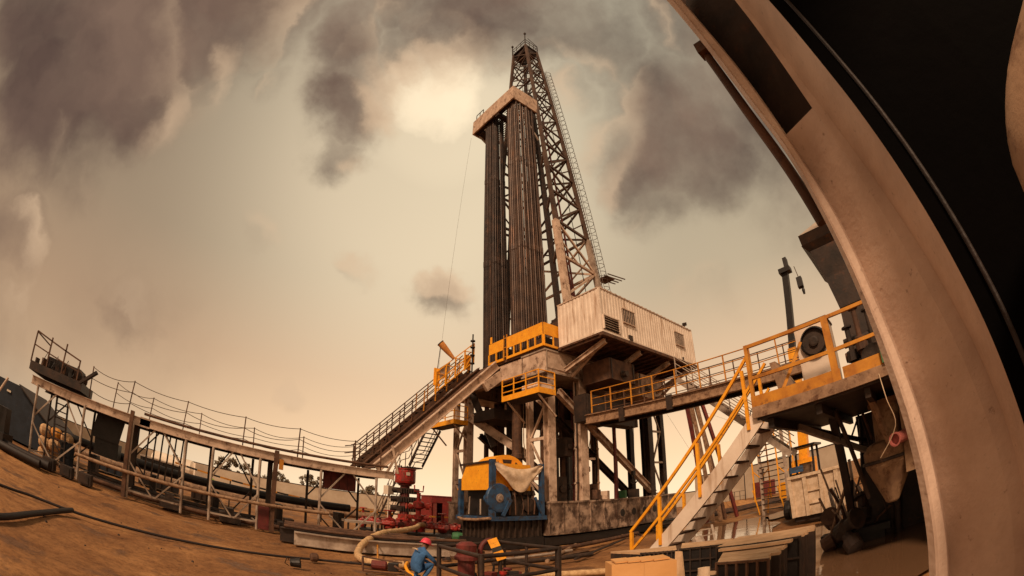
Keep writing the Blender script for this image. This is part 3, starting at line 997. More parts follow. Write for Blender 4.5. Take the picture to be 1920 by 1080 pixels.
# ================================================================== RIG
FZ = 10.05                                # drill floor level
sub = thing('rig_substructure', (20, 20, 0), 'tall rust-streaked steel substructure carrying the drill floor', 'substructure')
for (ya, yb) in ((15.5, 17.4), (22.4, 24.2)):
    # long base box with stiffener ribs, on a black layer
    MB().box((15.05, ya + .1, 0), (27, yb, .42)).build('base_layer', 'black', sub)
    b = MB().box((15.25, ya + .08, .62), (27, yb - .08, 2.10))
    b.box((15.2, ya, 2.102), (27.05, yb, 2.20)).box((15.2, ya, .52), (27.05, yb, .618))
    for x in (15.25, 16.2, 17.25, 18.2, 19.3, 20.4, 21.5, 22.6, 23.7, 24.8, 25.9):
        b.box((x, ya + .01, .62), (x + .05, ya + .079, 2.1))
    b.build('base_box', 'base_steel', sub)
    for x in (21.0, 22.1, 23.2, 24.3):
        MB().lathe((x, ya + .085, 1.35), [(0, -.012), (.22, -.012), (.22, 0), (0, 0)], 14, (0, 1, 0)).build('access_hole', 'black', sub)
    # upper box girder
    MB().box((15.25, ya + .12, 8.75), (26.5, yb - .1, 9.82)).build('upper_girder', 'cream_steel', sub)
    g2 = MB().box((15.2, ya + .04, 8.66), (26.55, yb - .02, 8.748)).box((15.2, ya + .04, 9.822), (26.55, yb - .02, 9.9))
    for x in (15.3, 17.2, 19, 21, 23, 25, 26.3):
        g2.box((x, ya + .05, 8.75), (x + .05, ya + .119, 9.82))
    g2.build('flange', 'grey_steel', sub)
    for (xa, w_, back) in ((15.66, .46, .30), (18.0, .52, .24), (24.35, .5, .4), (25.9, .4, .3)):
        for y, ww in ((ya + .32, w_), (yb - .15, back)):
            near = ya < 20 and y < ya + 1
            m_ = ('cream_steel' if (near or xa < 16) else 'rust_brown') if xa < 20 else 'dark_steel'  # rear and inner columns darker in colour to stand for cavity shade
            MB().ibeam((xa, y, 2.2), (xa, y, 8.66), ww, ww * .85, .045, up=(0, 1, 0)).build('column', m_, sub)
    # lattice between the near pair and the far pair of columns
    for (xa, xb, z0, z1) in ((24.6, 25.7, 2.3, 8.4),):
        n = 4 if xa < 20 else 3
        l = MB()
        for i in range(n):
            za, zb = z0 + (z1 - z0) * i / n, z0 + (z1 - z0) * (i + 1) / n
            s = 1 if i % 2 else -1
            l.bar((xa if s > 0 else xb, ya + .25, za), (xb if s > 0 else xa, ya + .25, zb), .09, .09)
            l.bar((xa, ya + .23, za), (xb, ya + .23, za), .12, .12)
        l.build('lattice', 'grey_steel', sub)
    # cross struts between front and back columns in depth
    s = MB()
    for z in (3.4, 5.4):
        s.bar((15.6, ya + .5, z), (15.6, yb - .3, z), .13, .16)
    s.bar((15.62, ya + .5, 3.5), (15.62, yb - .3, 5.3), .09, .09).bar((15.62, yb - .3, 5.5), (15.62, ya + .5, 7.2), .1, .1)
    s.bar((15.62, yb - .3, 3.3), (15.62, ya + .5, 2.3), .1, .1)
    s.build('brace', 'cream_steel', sub)
    # long raking struts
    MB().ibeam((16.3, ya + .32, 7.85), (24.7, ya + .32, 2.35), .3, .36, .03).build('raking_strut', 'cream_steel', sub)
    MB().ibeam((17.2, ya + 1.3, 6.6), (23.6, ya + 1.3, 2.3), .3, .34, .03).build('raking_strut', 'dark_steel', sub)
# setback, cross girders, machinery hanging below the floor, near black in place of shade
MB().box((15.3, 17.42, 8.9), (15.7, 22.38, 9.85)).build('cross_girder', 'cream_steel', sub)
for x in (18.2, 21, 24, 26):
    MB().box((x, 17.42, 8.8), (x + .35, 22.38, 9.8)).build('cross_girder', 'dark_steel', sub)
for y in (19.2, 20.9):
    MB().box((15.72, y, 9.1), (26.3, y + .25, 9.7)).build('floor_joist', 'dark_steel', sub)
MB().box((15.5, 20.0, 7.0), (18.2, 22.0, 7.6)).build('hung_deck', 'dark_steel', sub)
MB().box((18.0, 17.6, 6.9), (22.5, 21, 8.8)).build('hung_tank', 'dark_steel', sub)
MB().bar((15.5, 22.2, 8.8), (16.6, 21.4, 5.6), .3, .4).build('hung_strut', 'dark_steel', sub)
MB().ibeam((15.4, 22.3, 7.4), (17.6, 19.6, 5.0), .3, .5, .04).build('hung_strut', 'cream_steel', sub)
for (x, y, r, z0, m) in ((17.0, 19.8, .30, 2.3, 'rust_brown'), (18.6, 19.0, .42, 1.2, 'rust_brown'), (17.6, 21.2, .2, 1, 'dark_steel'), (20.4, 18.4, .16, 1.5, 'tan_pipe'), (19.2, 16.9, .36, 1.4, 'cream_steel'), (21.6, 20.4, .25, .6, 'dark_steel')):
    MB().lathe((x, y, z0), [(r, 0), (r, 2.4), (r * 1.25, 2.45), (r * 1.25, 2.7), (r, 2.75), (r, 8.7 - z0)], 14).build('riser', m, sub)
random.seed(31)
for k in range(12):
    x, y = random.uniform(16.2, 22), random.uniform(16.2, 21.5)
    z = random.uniform(2.6, 6.5)
    mb = MB()
    mb.tube([(x, y, 8.8), (x + .1, y + .1, z + 1), (x + random.uniform(-.5, .5), y, z)], random.uniform(.025, .06), 6)
    mb.build('cable', ['black', 'rust_brown', 'tan_pipe'][k % 3], sub)
for k in range(4):
    x = 16.4 + k * 1.5
    z = random.uniform(.6, 1.2)
    MB().box((x, 17.9 + .3 * (k % 3), 0), (x + .6, 18.8 + .3 * (k % 3), z + 1.2)).build('hung_block', ['dark_steel', 'rust_brown', 'grime_shade'][k % 3], sub)
# service pipes, hoses and machine bodies between the columns
random.seed(77)
for k in range(14):
    x, y = 16.1 + k * .42, 16.0 + .45 * (k % 4)
    r_ = (.05, .09, .04, .13)[k % 4]
    z1 = random.choice((8.6, 8.6, 6.2, 7.3))
    mb = MB().tube([(x, y, 2.21), (x + .04, y, 4.6), (x + random.uniform(-.1, .1), y, z1)], r_, 8)
    for z in (3.1, 5.0):
        mb.lathe((x + .02, y, z), [(r_ * 1.1, 0), (r_ * 1.6, .01), (r_ * 1.6, .1), (r_ * 1.1, .11)], 8)
    mb.build('service_pipe', ['cream_steel', 'rust_brown', 'maroon', 'tan_pipe', 'dark_steel'][k % 5], sub)
for k, (x, z, w_, h_) in enumerate(((16.6, 2.2, .7, 1.3), (19.0, 2.2, .9, .9), (17.3, 4.6, .5, 1.0), (19.4, 6.7, 1.2, 1.1))):
    mb = MB().box((x, 16.3, z + .002), (x + w_, 17.2, z + h_))
    mb.lathe((x + w_ / 2, 16.2, z + h_ * .5), [(.08, 0), (w_ * .3, .02), (w_ * .3, .09), (.05, .1)], 12, (0, 1, 0))
    mb.build('machine_body', ['grime_shade', 'rust_brown', 'dark_steel', 'grime_shade'][k], sub)
MB().bar((17.9, 15.75, 4.4), (18.9, 15.75, 4.45), .12, .12).build('stub_bracket', 'cream_steel', sub)
MB().bar((15.7, 15.72, 6.6), (15.7, 17.2, 7.9), .12, .12).build('stub_bracket', 'cream_steel', sub)
# drip of clutter on the near base box
for (x, z, w, m) in ((19.0, 2.5, .5, 'rust_brown'), (19.8, 2.42, .35, 'cream_steel'), (22.6, 2.45, .6, 'dark_steel'), (21.4, 2.4, .3, 'green')):
    MB().cbox((x, 15.9, z), (w, .5, .5), .3).build('valve_box', m, sub)
MB().tube([(20.5, 15.65, 2.2), (20.6, 15.6, 7.6)], .09, 8).build('hanging_pipe', 'maroon', sub)

# drill floor
fl = thing('drill_floor', (15.3, 15.9, 9.9), 'brown steel drill floor deck at the top of the substructure', 'platform')
MB().box((15.2, 15.65, 9.92), (26.5, 24.2, 10.05)).build('deck', 'rust_brown', fl)
MB().box((15.28, 15.58, 8.92), (17.25, 15.92, 9.915)).build('corner_box', 'cream_steel', fl)
MB().box((15.18, 20.2, 9.5), (15.26, 24.2, 9.915)).build('edge_beam', 'dark_steel', fl)

# yellow wind wall
ww = thing('wind_wall', (15.2, 15.7, FZ), 'bright yellow wind wall with open lower windows on the drill floor edge', 'barrier')
X = 15.12
for (ya, yb) in ((15.62, 18.45), (18.75, 20.1)):
    MB().box((X, ya, 10.66), (X + .04, yb, 11.32)).build('panel', 'yellow', ww)
    f = MB()
    n = max(2, round((yb - ya) / .62))
    for i in range(n + 1):
        y = ya + (yb - ya) * i / n
        f.bar((X + .02, y, 10.05), (X + .02, y, 10.66), .07, .07)
    f.box((X - .02, ya, 10.03), (X + .06, yb, 10.17))
    f.build('window_bar', 'yellow', ww)
MB().box((15.18, 15.55, 10.66), (16.62, 15.59, 11.32)).build('panel', 'yellow', ww)
f = MB()
for x in (15.2, 15.85, 16.58):
    f.bar((x, 15.57, 10.05), (x, 15.57, 10.66), .06, .06)
f.box((15.18, 15.53, 10.03), (16.62, 15.61, 10.15))
f.build('window_bar', 'yellow', ww)
f = MB()
for y in (18.47, 18.73):
    f.bar((X, y, 10.0), (X, y, 11.5), .05, .05)
for z in (10.2, 10.75, 11.3):
    f.bar((X, 18.47, z), (X, 18.73, z), .04, .04)
f.build('gate', 'yellow_dull', ww)
MB().box((X, 19.85, 11.3), (X + .05, 20.0, 11.75)).build('post_cap', 'yellow', ww)
# dark equipment behind the wall
for k, (x, y, w, h, m) in enumerate(((16.4, 16.9, .7, 1.0, 'black'), (16.0, 19.3, .5, .9, 'dark_steel'), (17.2, 16.4, .6, 2.2, 'dark_steel'))):
    t = thing('floor_cabinet', (x, y, FZ), ['black iron roughneck box behind the yellow wind wall corner', 'dark low box behind the left yellow wind wall panel', 'tall dark locker between the pipe stands and the doghouse'][k], 'cabinet')
    MB().cbox((x, y, FZ + h / 2 + .005), (w, w, h)).build('body', m, t)
    MB().cbox((x - w / 2 - .02, y, FZ + h / 2), (.03, w * .7, h * .8)).build('door', 'rust_brown', t)

# doghouse
dh = thing('doghouse', (16.2, 12.6, 10.0), 'white corrugated doghouse cabin cantilevered off the rig on brown brackets', 'cabin')
X0, X1, Y0, Y1, Z0, Z1 = 16.2, 25.75, 12.6, 15.4, 10.08, 12.46


def corrugated(a, b, z0, z1, depth, pitch, out):
    """vertical trapezoid ribs from a to b; out = outward normal"""
    a, b, out = Vector(a), Vector(b), Vector(out)
    L = (b - a).length
    d = (b - a) / L
    n = int(L / pitch)
    p = L / n
    prof = []
    for i in range(n):
        s = i * p
        prof += [(s, 0), (s + p * .3, 0), (s + p * .42, depth), (s + p * .88, depth)]
    prof.append((L, 0))
    vs, fs = [], []
    for s, o in prof:
        q = a + d * s + out * o
        vs += [(q.x, q.y, z0), (q.x, q.y, z1)]
    for i in range(len(prof) - 1):
        fs.append((2 * i, 2 * i + 2, 2 * i + 3, 2 * i + 1))
    mb = MB()._add(vs, fs)
    # a backing sheet gives it thickness
    mb.bar(a - out * .05 + Vector((0, 0, (z0 + z1) / 2 - a.z)), b - out * .05 + Vector((0, 0, (z0 + z1) / 2 - b.z)), .06, z1 - z0)
    return mb


corrugated((X1, Y0, 0), (X0, Y0, 0), Z0, Z1, .02, .24, (0, -1, 0)).build('side_wall', 'white_paint', dh)
corrugated((X0, Y0, 0), (X0, Y1, 0), Z0, Z1, .02, .24, (-1, 0, 0)).build('end_wall', 'white_paint', dh)
corrugated((X1, Y1, 0), (X1, Y0, 0), Z0, Z1, .02, .24, (1, 0, 0)).build('end_wall', 'white_paint', dh)
MB().box((X0, Y1, Z0), (X1, Y1 + .05, Z1)).build('side_wall', 'white_paint', dh)
rf = MB().box((X0 - .05, Y0 - .05, Z1 + .003), (X1 + .05, Y1 + .1, Z1 + .06))
for i in range(24):
    x = X0 + .1 + i * (X1 - X0 - .2) / 23
    rf.box((x, Y0 - .052, Z1 + .062), (x + .12, Y0 + .1, Z1 + .09))
rf.build('roof', 'cream_steel', dh)
tr = MB()
for (x, y) in ((X0, Y0), (X1, Y0), (X0, Y1)):
    tr.bar((x, y, Z0), (x, y, Z1), .11, .11)
tr.bar((X0, Y0 - .03, Z0 + .04), (X1, Y0 - .03, Z0 + .04), .1, .12)
tr.bar((X0 - .03, Y0, Z0 + .04), (X0 - .03, Y1, Z0 + .04), .1, .12)
tr.build('corner_trim', 'white_paint', dh)
for (x0_, x1_, z0_, z1_) in ((18.0, 19.05, 11.05, 11.84), (23.4, 24.45, 11.02, 11.86)):
    w = MB().box((x0_, Y0 - .055, z0_), (x1_, Y0 - .037, z1_)).build('window', 'window_dark', dh)
    f = MB()
    for i in range(8):
        x = x0_ + (x1_ - x0_) * i / 7
        f.bar((x, Y0 - .08, z0_), (x, Y0 - .08, z1_), .022, .02)
    for z in (z0_, z1_):
        f.bar((x0_ - .03, Y0 - .07, z), (x1_ + .03, Y0 - .07, z), .07, .05)
    f.build('window_guard', 'cream_steel', w)
v = MB().box((16.3, Y0 - .06, 10.28), (17.5, Y0 - .037, 10.98)).build('vent', 'grime_shade', dh)
s = MB()
for i in range(5):
    s.cbox((16.9, Y0 - .09, 10.38 + i * .13), (1.18, .10, .018), 0, 0, R(35))
s.bar((16.28, Y0 - .09, 10.27), (16.28, Y0 - .09, 11.0), .06, .09).bar((17.52, Y0 - .09, 10.27), (17.52, Y0 - .09, 11.0), .06, .09).bar((16.28, Y0 - .09, 11.0), (17.52, Y0 - .09, 11.0), .09, .05)
s.build('louvre', 'white_paint', v)
MB().box((18.35, Y0 - .10, 10.12), (18.65, Y0 - .037, 10.42)).build('junction_box', 'grime_shade', dh)
MB().box((23.9, Y0 - .13, 10.02), (24.05, Y0 - .087, 10.3)).build('junction_box', 'grime_shade', dh)
# floor frame and brackets
ff = MB()
ff.box((X0 - .1, Y0 - .12, 9.9), (X1 + .1, Y0 + .1, 10.075)).box((X0 - .1, Y1 - .1, 9.9), (X1 + .1, Y1 + .1, 10.075)).box((X0 - .1, Y0 + .102, 9.98), (X1 + .1, Y1 - .102, 10.075))
for i in range(16):
    x = X0 + i * (X1 - X0 - .1) / 15
    ff.box((x, Y0 + .102, 9.86), (x + .1, Y1 - .102, 9.978))
ff.build('floor_frame', 'rust_brown', dh)
for x in (16.6, 19.6, 22.6, 25.2):
    MB().ibeam((x, 15.5, 8.95), (x, Y0 + .15, 9.78), .2, .26).build('bracket', 'cream_steel', dh)
    MB().bar((x + .5, 15.5, 8.7), (x + .1, Y0 + .4, 9.82), .12, .14).build('bracket', 'cream_steel', dh)
t = thing('floodlight', (25.2, 12.7, Z1 + .06), 'small floodlight on the far roof corner of the white doghouse', 'floodlight')
MB().bar((25.2, 12.7, Z1 + .06), (25.2, 12.7, Z1 + .28), .05, .05).build('stem', 'dark_steel', t)
MB().cbox((25.15, 12.66, Z1 + .36), (.42, .26, .2), R(20), R(-25)).build('lamp_head', 'dark_steel', t)
# equipment hung below the doghouse
for k, (lo, hi, m, lab) in enumerate((((17.6, 13.4, 8.2), (19.8, 15.2, 9.3), 'rust_brown', 'rust brown tank slung below the near end of the doghouse'), ((20.4, 13.6, 7.7), (22.0, 15.2, 9.0), 'tan_pipe', 'tan hung tank below the middle of the doghouse'),
                                      ((17.0, 14.6, 6.2), (21.5, 15.4, 7.6), 'dark_steel', 'dark machine box beside the column under the doghouse'))):
    t = thing('hung_equipment', lo, lab, 'tank')
    c = (Vector(lo) + Vector(hi)) / 2
    MB().box(lo, hi).build('body', m, t)
    for x in (lo[0] + .1, hi[0] - .2):
        MB().box((x, lo[1] - .04, lo[2]), (x + .1, lo[1] - .003, hi[2])).build('rib', 'dark_steel', t)
    MB().lathe((c.x, lo[1] - .3, c.z - .2), [(.16, 0), (.16, .25), (.24, .26), (.24, .32)], 12, (0, 1, 0)).build('flange', 'grime_shade', t)

# ------------------------------------------------------------------ mast
ms = thing('drilling_mast', (20, 20.2, FZ), 'tall dark lattice mast tapering to a small crown against the clouds', 'mast')
ZB, ZT = FZ, 45.2
LEG = {'a': ((18.1, 16.15), (18.3, 19.55)), 'b': ((22.4, 16.55), (19.9, 19.6)), 'c': ((22.4, 24.0), (19.9, 21.5)), 'd': ((18.1, 24.3), (18.3, 21.5))}


def leg_pt(k, z):
    (x0_, y0_), (x1_, y1_) = LEG[k]
    t = (z - ZB) / (ZT - ZB)
    return Vector((x0_ + (x1_ - x0_) * t, y0_ + (y1_ - y0_) * t, z))


for k in 'abcd':
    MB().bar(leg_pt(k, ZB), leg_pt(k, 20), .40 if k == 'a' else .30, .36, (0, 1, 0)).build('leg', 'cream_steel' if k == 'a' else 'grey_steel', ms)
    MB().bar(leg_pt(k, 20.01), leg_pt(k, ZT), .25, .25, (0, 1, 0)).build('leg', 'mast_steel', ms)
levels = [FZ + 1.2, 14.2, 17.2, 20.1, 22.9, 25.6, 28.2, 30.7, 33.1, 35.4, 37.6, 39.6, 41.5, 43.3, 45.0]
for (p, q, nm) in (('a', 'b', 'near_side'), ('d', 'c', 'far_side'), ('b', 'c', 'back')):
    low, f = MB(), MB()
    for i in range(len(levels) - 1):
        tgt = low if levels[i] < 20 else f
        z0_, z1_ = levels[i], levels[i + 1]
        w = .13 if z0_ < 30 else .10
        tgt.bar(leg_pt(p, z0_), leg_pt(q, z0_), w * 1.2, w * 1.2)
        if nm == 'back':
            if i % 3 != 1:
                tgt.bar(leg_pt(p, z0_), leg_pt(q, z1_), w, w)
            tgt.bar(leg_pt(q, z0_), leg_pt(p, z1_), w, w)
        elif i % 2:
            tgt.bar(leg_pt(p, z0_), leg_pt(q, z1_), w, w)
        else:
            tgt.bar(leg_pt(q, z0_), leg_pt(p, z1_), w, w)
        m1 = (leg_pt(p, z0_) + leg_pt(q, z0_)) / 2
        tgt.bar(m1, leg_pt(q if i % 2 else p, (z0_ + z1_) / 2), w * .7, w * .7)
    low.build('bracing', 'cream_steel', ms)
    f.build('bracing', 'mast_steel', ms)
# front header above the racking board
f = MB()
for z0_, z1_ in ((34, 36.5), (38, 40.5), (40.5, 43), (43, 45)):
    f.bar(leg_pt('a', z0_), leg_pt('d', z0_), .12, .12).bar(leg_pt('a', z0_), leg_pt('d', z1_), .09, .09).bar(leg_pt('d', z0_), leg_pt('a', z1_), .09, .09)
f.build('bracing', 'mast_steel', ms)
cr = MB().box((18.2, 19.5, ZT), (20.0, 21.6, ZT + .12))
cr.box((18.4, 19.6, ZT - .9), (19.8, 21.5, ZT - .003))
for y in (19.9, 20.3, 20.7, 21.1):
    cr.lathe((19.1, y, ZT + .5), [(.42, 0), (.42, .12)], 14, (0, 1, 0))
cr.build('crown_block', 'dark_steel', ms)
f = MB()
cs = [(18.2, 19.5), (20.0, 19.5), (20.0, 21.6), (18.2, 21.6)]
for i in range(4):
    a, b = cs[i], cs[(i + 1) % 4]
    for z in (.6, 1.1):
        f.bar((*a, ZT + z), (*b, ZT + z), .05, .05)
    for k in range(3):
        q = lerp((*a, ZT + .1), (*b, ZT + .1), k / 3)
        f.bar(q, q + Vector((0, 0, 1.0)), .05, .05)
f.bar((18.2, 21.6, ZT), (18.2, 21.6, ZT + 2.0), .08, .08).bar((18.2, 19.5, ZT), (18.2, 19.5, ZT + 2.3), .08, .08)
f.cbox((18.2, 19.5, ZT + 2.35), (.2, .2, .25)).cbox((18.2, 21.6, ZT + 1.9), (.18, .18, .3))
f.bar((18.6, 19.5, ZT + 1.7), (20.0, 19.5, ZT + 1.25), .05, .05)
f.build('crown_rail', 'dark_steel', ms)
# caged ladder on the back near leg
lad, cage = MB(), MB()
z = 15.5
o = Vector((.10, -.08, 0))
while z < 41:
    p0 = leg_pt('b', z) + o
    lad.bar(p0 + Vector((-.05, -.22, 0)), p0 + Vector((.2, .12, 0)), .03, .03)
    if int(round(z / .3)) % 2 == 0:
        c0 = p0 + Vector((.22, -.22, 0))
        pts = [c0 + Vector((.34 * math.cos(t_), .34 * math.sin(t_), 0)) for t_ in [R(a) for a in range(-150, 61, 35)]]
        cage.tube(pts, .022, 4, cap=False, smooth=False)
    z += .3
for a_ in (-150, -45, 60):
    pts = [leg_pt('b', zz) + o + Vector((.22 + .34 * math.cos(R(a_)), -.22 + .34 * math.sin(R(a_)), 0)) for zz in (15.5, 28, 41)]
    cage.tube(pts, .02, 4, cap=False)
for dx, dy in ((-.05, -.22), (.2, .12)):
    lad.bar(leg_pt('b', 15.5) + o + Vector((dx, dy, 0)), leg_pt('b', 41) + o + Vector((dx, dy, 0)), .04, .04)
lad.build('ladder', 'mast_steel', ms)
cage.build('ladder_cage', 'mast_steel', ms)
# top drive rail, standpipes and cables inside the mast
MB().tube([(20.6, 17.6, FZ), (19.9, 19.6, 30)], .11, 8).build('standpipe', 'maroon', ms)
MB().tube([(20.2, 17.2, FZ), (19.6, 19.2, 34)], .07, 8).build('standpipe', 'maroon', ms)
MB().box((18.55, 17.0, FZ), (18.75, 17.3, 14)).build('guide_post', 'dark_steel', ms)
MB().bar((18.5, 17.35, FZ), (18.6, 19.5, 36), .3, .3, (0, 1, 0)).build('guide_rail', 'dark_steel', ms)
MB().bar((18.5, 22.75, FZ), (18.6, 21.6, 36), .26, .26, (0, 1, 0)).build('guide_rail', 'dark_steel', ms)
for z in (13, 17, 21.5, 26):
    a = lerp((18.5, 17.35, FZ), (18.6, 19.5, 36), (z - FZ) / (36 - FZ))
    MB().bar(a, leg_pt('a', z + 1.2), .16, .16).build('guide_bracket', 'mast_steel', ms)
    b = lerp((18.5, 22.75, FZ), (18.6, 21.6, 36), (z - FZ) / (36 - FZ))
    MB().bar(b, leg_pt('d', z + .8), .16, .16).build('guide_bracket', 'mast_steel', ms)
cb = MB()
for k in range(6):
    cb.tube([(19.0, 19.9 + .22 * k, 45), (19.0, 19.9 + .22 * k, 17)], .022, 5)
cb.tube([(22, 17.5, FZ), (19.6, 19.7, 44)], .03, 5)
cb.build('drilling_line', 'black', ms)
tb = MB().box((18.5, 19.7, 15.3), (19.5, 20.9, 17.4)).box((18.6, 19.9, 13.2), (19.4, 20.7, 15.28)).lathe((19, 20.3, 12.3), [(.18, 0), (.18, .9)], 10)
tb.build('travelling_block', 'yellow_dull', ms)
# little platform with stub beams above the doghouse roof
pf = MB().box((22.3, 16.5, 17.0), (23.2, 17.4, 17.05))
for k in range(4):
    pf.bar((22.3, 16.4 + .3 * k, 17.1), (23.9, 16.1 + .3 * k, 17.1), .06, .06)
pf.build('ladder_platform', 'mast_steel', ms)
MB().cbox((20.6, 16.3, 13.9), (.7, .5, .5), .5, .3).build('lamp_box', 'white_paint', ms)

# racking (finger) board
fb = MB()
fbt = thing('finger_board', (15.45, 18.3, 32), 'pale boxed racking platform holding the tops of the pipe stands', 'platform')
x0_, x1_, ya, yb, z0_, z1_ = 15.45, 18.15, 18.25, 23.9, 32.05, 33.75
MB().box((x0_, ya, z0_), (x0_ + .12, yb, z1_)).build('wind_panel', 'cream_steel', fbt)
MB().box((x0_ + .121, ya, z0_), (x1_, ya + .12, z1_)).build('wind_panel', 'cream_steel', fbt)
MB().box((x0_ + .121, yb - .12, z0_), (x1_, yb, z1_)).build('wind_panel', 'cream_steel', fbt)
fb.box((x0_ + .122, ya + .122, z0_ + .12), (x0_ + .55, yb - .122, z0_ + .2))
fb.box((x0_ + .552, ya + .122, z0_ + .12), (x1_, ya + .35, z0_ + .2)).box((x0_ + .552, yb - .75, z0_ + .12), (x1_, yb - .122, z0_ + .2))
fb.build('walk_deck', 'dark_steel', fbt)
MB().box((x0_ + .12, 20.3, z0_ - .25), (x1_, 20.75, z0_ + .1)).build('diving_board', 'dark_steel', fbt)
fg = MB()
for k in range(12):
    x = x0_ + .65 + k * .17
    fg.bar((x, ya + .35, z0_ + .16), (x, 20.2, z0_ + .16), .05, .06)
    fg.bar((x, yb - .76, z0_ + .16), (x, 20.85, z0_ + .16), .05, .06)
fg.build('finger', 'dark_steel', fbt)
MB().bar((x0_ + .5, ya + .3, z0_ - .05), (18.1, 18.3, 28.6), .12, .12).build('strut', 'grey_steel', fbt)
MB().bar((x0_ + .5, yb - .3, z0_ - .05), (18.1, 22.5, 29), .12, .12).build('strut', 'grey_steel', fbt)
MB().bar((x0_ + .7, 22.9, z0_ - .02), (x0_ + .7, 23.7, z0_ - .02), .5, .3).build('strut', 'dark_steel', fbt)
f = MB()
for k in range(3):
    f.bar((x0_, yb - .5 - k * .5, z1_), (x0_, yb - .5 - k * .5, z1_ + .5), .05, .05)
f.bar((x0_, yb - .5, z1_ + .5), (x0_, yb - 1.5, z1_ + .5), .05, .05)
f.build('rail', 'dark_steel', fbt)

# drill pipe stands
def stand_mesh(m):
    mb = MB()
    H = 1.0
    mb.lathe((0, 0, 0), [(.084, 0), (.084, .016), (.068, .02), (.068, .325), (.086, .329), (.086, .345), (.068, .349), (.068, .655), (.086, .659), (.086, .675), (.068, .679), (.068, .976), (.086, .98), (.078, 1.0)], 8)
    return mb.build('drill_pipe_stand', m)


random.seed(9)


def racks(bot, top, nx, ny, m, label, group, zt=32.9):
    proto = stand_mesh(m)
    first = True
    for i in range(nx):
        for j in range(ny):
            if i > 1 and j > 1:                      # behind the two outer rows nothing can be seen
                continue
            a = Vector((bot[0] + i * .178, bot[1] + j * .178, FZ + .006))
            b = Vector((top[0] + i * .178 + random.uniform(-.05, .05), top[1] + j * .178 + random.uniform(-.05, .05), zt + random.uniform(-.3, .1)))
            if i == 0 and random.random() < .12:
                b.z -= .4
            o = proto if first else proto.copy()
            if not first:
                col.objects.link(o)
            first = False
            d = b - a
            o.location = a
            o.rotation_euler = d.to_track_quat('Z', 'Y').to_euler()
            o.rotation_euler.rotate_axis('Z', random.uniform(0, 3))
            o.scale = (1, 1, d.length)
            tag(o, label, 'drill pipe', group)


racks((15.85, 17.75), (15.85, 18.42), 11, 7, 'pipe_brown', 'rust brown drill pipe stand racked upright in the nearer right bundle', 'drill pipe stands in the right bundle')
racks((15.85, 20.45), (15.85, 21.4), 7, 7, 'pipe_dark', 'near black drill pipe stand racked upright in the left bundle', 'drill pipe stands in the left bundle')

# guy wires
for (a, b, lab) in (((15.5, 24.1, 31.8), (13.2, 22.6, 8.8), 'thin wire dropping from the racking platform to the ramp'),
                    ((25.6, 15.9, 9), (29.5, 12.5, .2), 'thin wire running down from the rig to the ground at the right'),
                    ((24, 14, 8), (45, 12, 6.0), 'thin slack cable reaching right from under the doghouse')):
    solo(MB().tube([a, lerp(a, b, .5) - Vector((0, 0, .3)), b], .007, 4), 'guy_wire', 'rope', lab, 'wire')

# ------------------------------------------------------------------ balconies on the leg tops
def balcony(x0_, x1_, ya, yb, z, label, box=True):
    t = thing('balcony', (x0_, ya, z), label, 'balcony')
    MB().box((x0_, ya, z), (x1_, yb, z + .06)).build('deck', 'dark_steel', t)
    MB().box((x0_ - .03, ya - .03, z - .02), (x0_, yb, z + .26)).build('toe_board', 'yellow', t)
    MB().box((x0_, ya - .03, z - .02), (x1_, ya, z + .26)).build('toe_board', 'yellow', t)
    r_ = MB()
    for k in (.45, .78, 1.12):
        r_.tube([(x0_, yb, z + k), (x0_, ya, z + k), (x1_, ya, z + k)], .028, 6, smooth=False)
    r_.tube([(x0_, yb, z + .3), (x0_, yb, z + 1.12)], .028, 6)
    r_.build('rail', 'yellow', t)
    n = 4
    for i in range(n):
        y = ya + (yb - ya) * i / (n - 1)
        MB().bar((x0_, y, z), (x0_, y, z + 1.12), .05, .05).build('post', 'yellow', t)
    MB().bar((x1_ - .03, ya, z), (x1_ - .03, ya, z + 1.12), .05, .05).build('post', 'yellow', t)
    for y in (ya + .2, yb - .25):
        MB().bar((x0_ + .15, y, z - .02), (x1_ + .2, y, z - 1.0), .06, .08).build('bracket', 'cream_steel', t)
    if box:
        MB().box((x0_ + .1, ya + .1, z + .062), (x1_ - .15, ya + 1.3, z + .55)).build('pin_box', 'white_paint', t)
        MB().box((x0_ + .25, ya + .12, z + .552), (x0_ + .7, ya + .5, z + .85)).build('motor', 'dark_steel', t)


balcony(14.25, 15.35, 15.05, 17.75, 7.35, 'yellow-railed balcony with a white box under the drill floor corner')
balcony(14.3, 15.3, 22.3, 25.2, 6.85, 'yellow-railed balcony at the head of the rear stairs', False)

# ------------------------------------------------------------------ V-door ramp with stair rails
rp = thing('v_door_ramp', (8.9, 19.3, 3.4), 'steep brown steel ramp from the catwalk up to the drill floor', 'ramp')
A0, A1 = Vector((8.3, 19.35, 3.35)), Vector((15.15, 19.35, 9.85))
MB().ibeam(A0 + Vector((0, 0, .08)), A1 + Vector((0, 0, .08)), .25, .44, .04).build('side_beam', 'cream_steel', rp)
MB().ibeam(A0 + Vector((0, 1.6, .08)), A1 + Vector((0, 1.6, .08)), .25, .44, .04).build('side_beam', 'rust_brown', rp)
MB().bar(A0 + Vector((0, .8, .1)), A1 + Vector((0, .8, .1)), 1.33, .06).build('slide_plate', 'rust_brown', rp)
for i in range(9):
    q = lerp(A0, A1, (i + .5) / 9) + Vector((0, 0, -.1))
    MB().bar(q + Vector((0, .13, 0)), q + Vector((0, 1.47, 0)), .12, .18).build('cross_beam', 'dark_steel', rp)
MB().bar((8.8, 19.2, 3.3), (9.35, 19.2, 4.3), .1, .1).build('foot_post', 'cream_steel', rp)
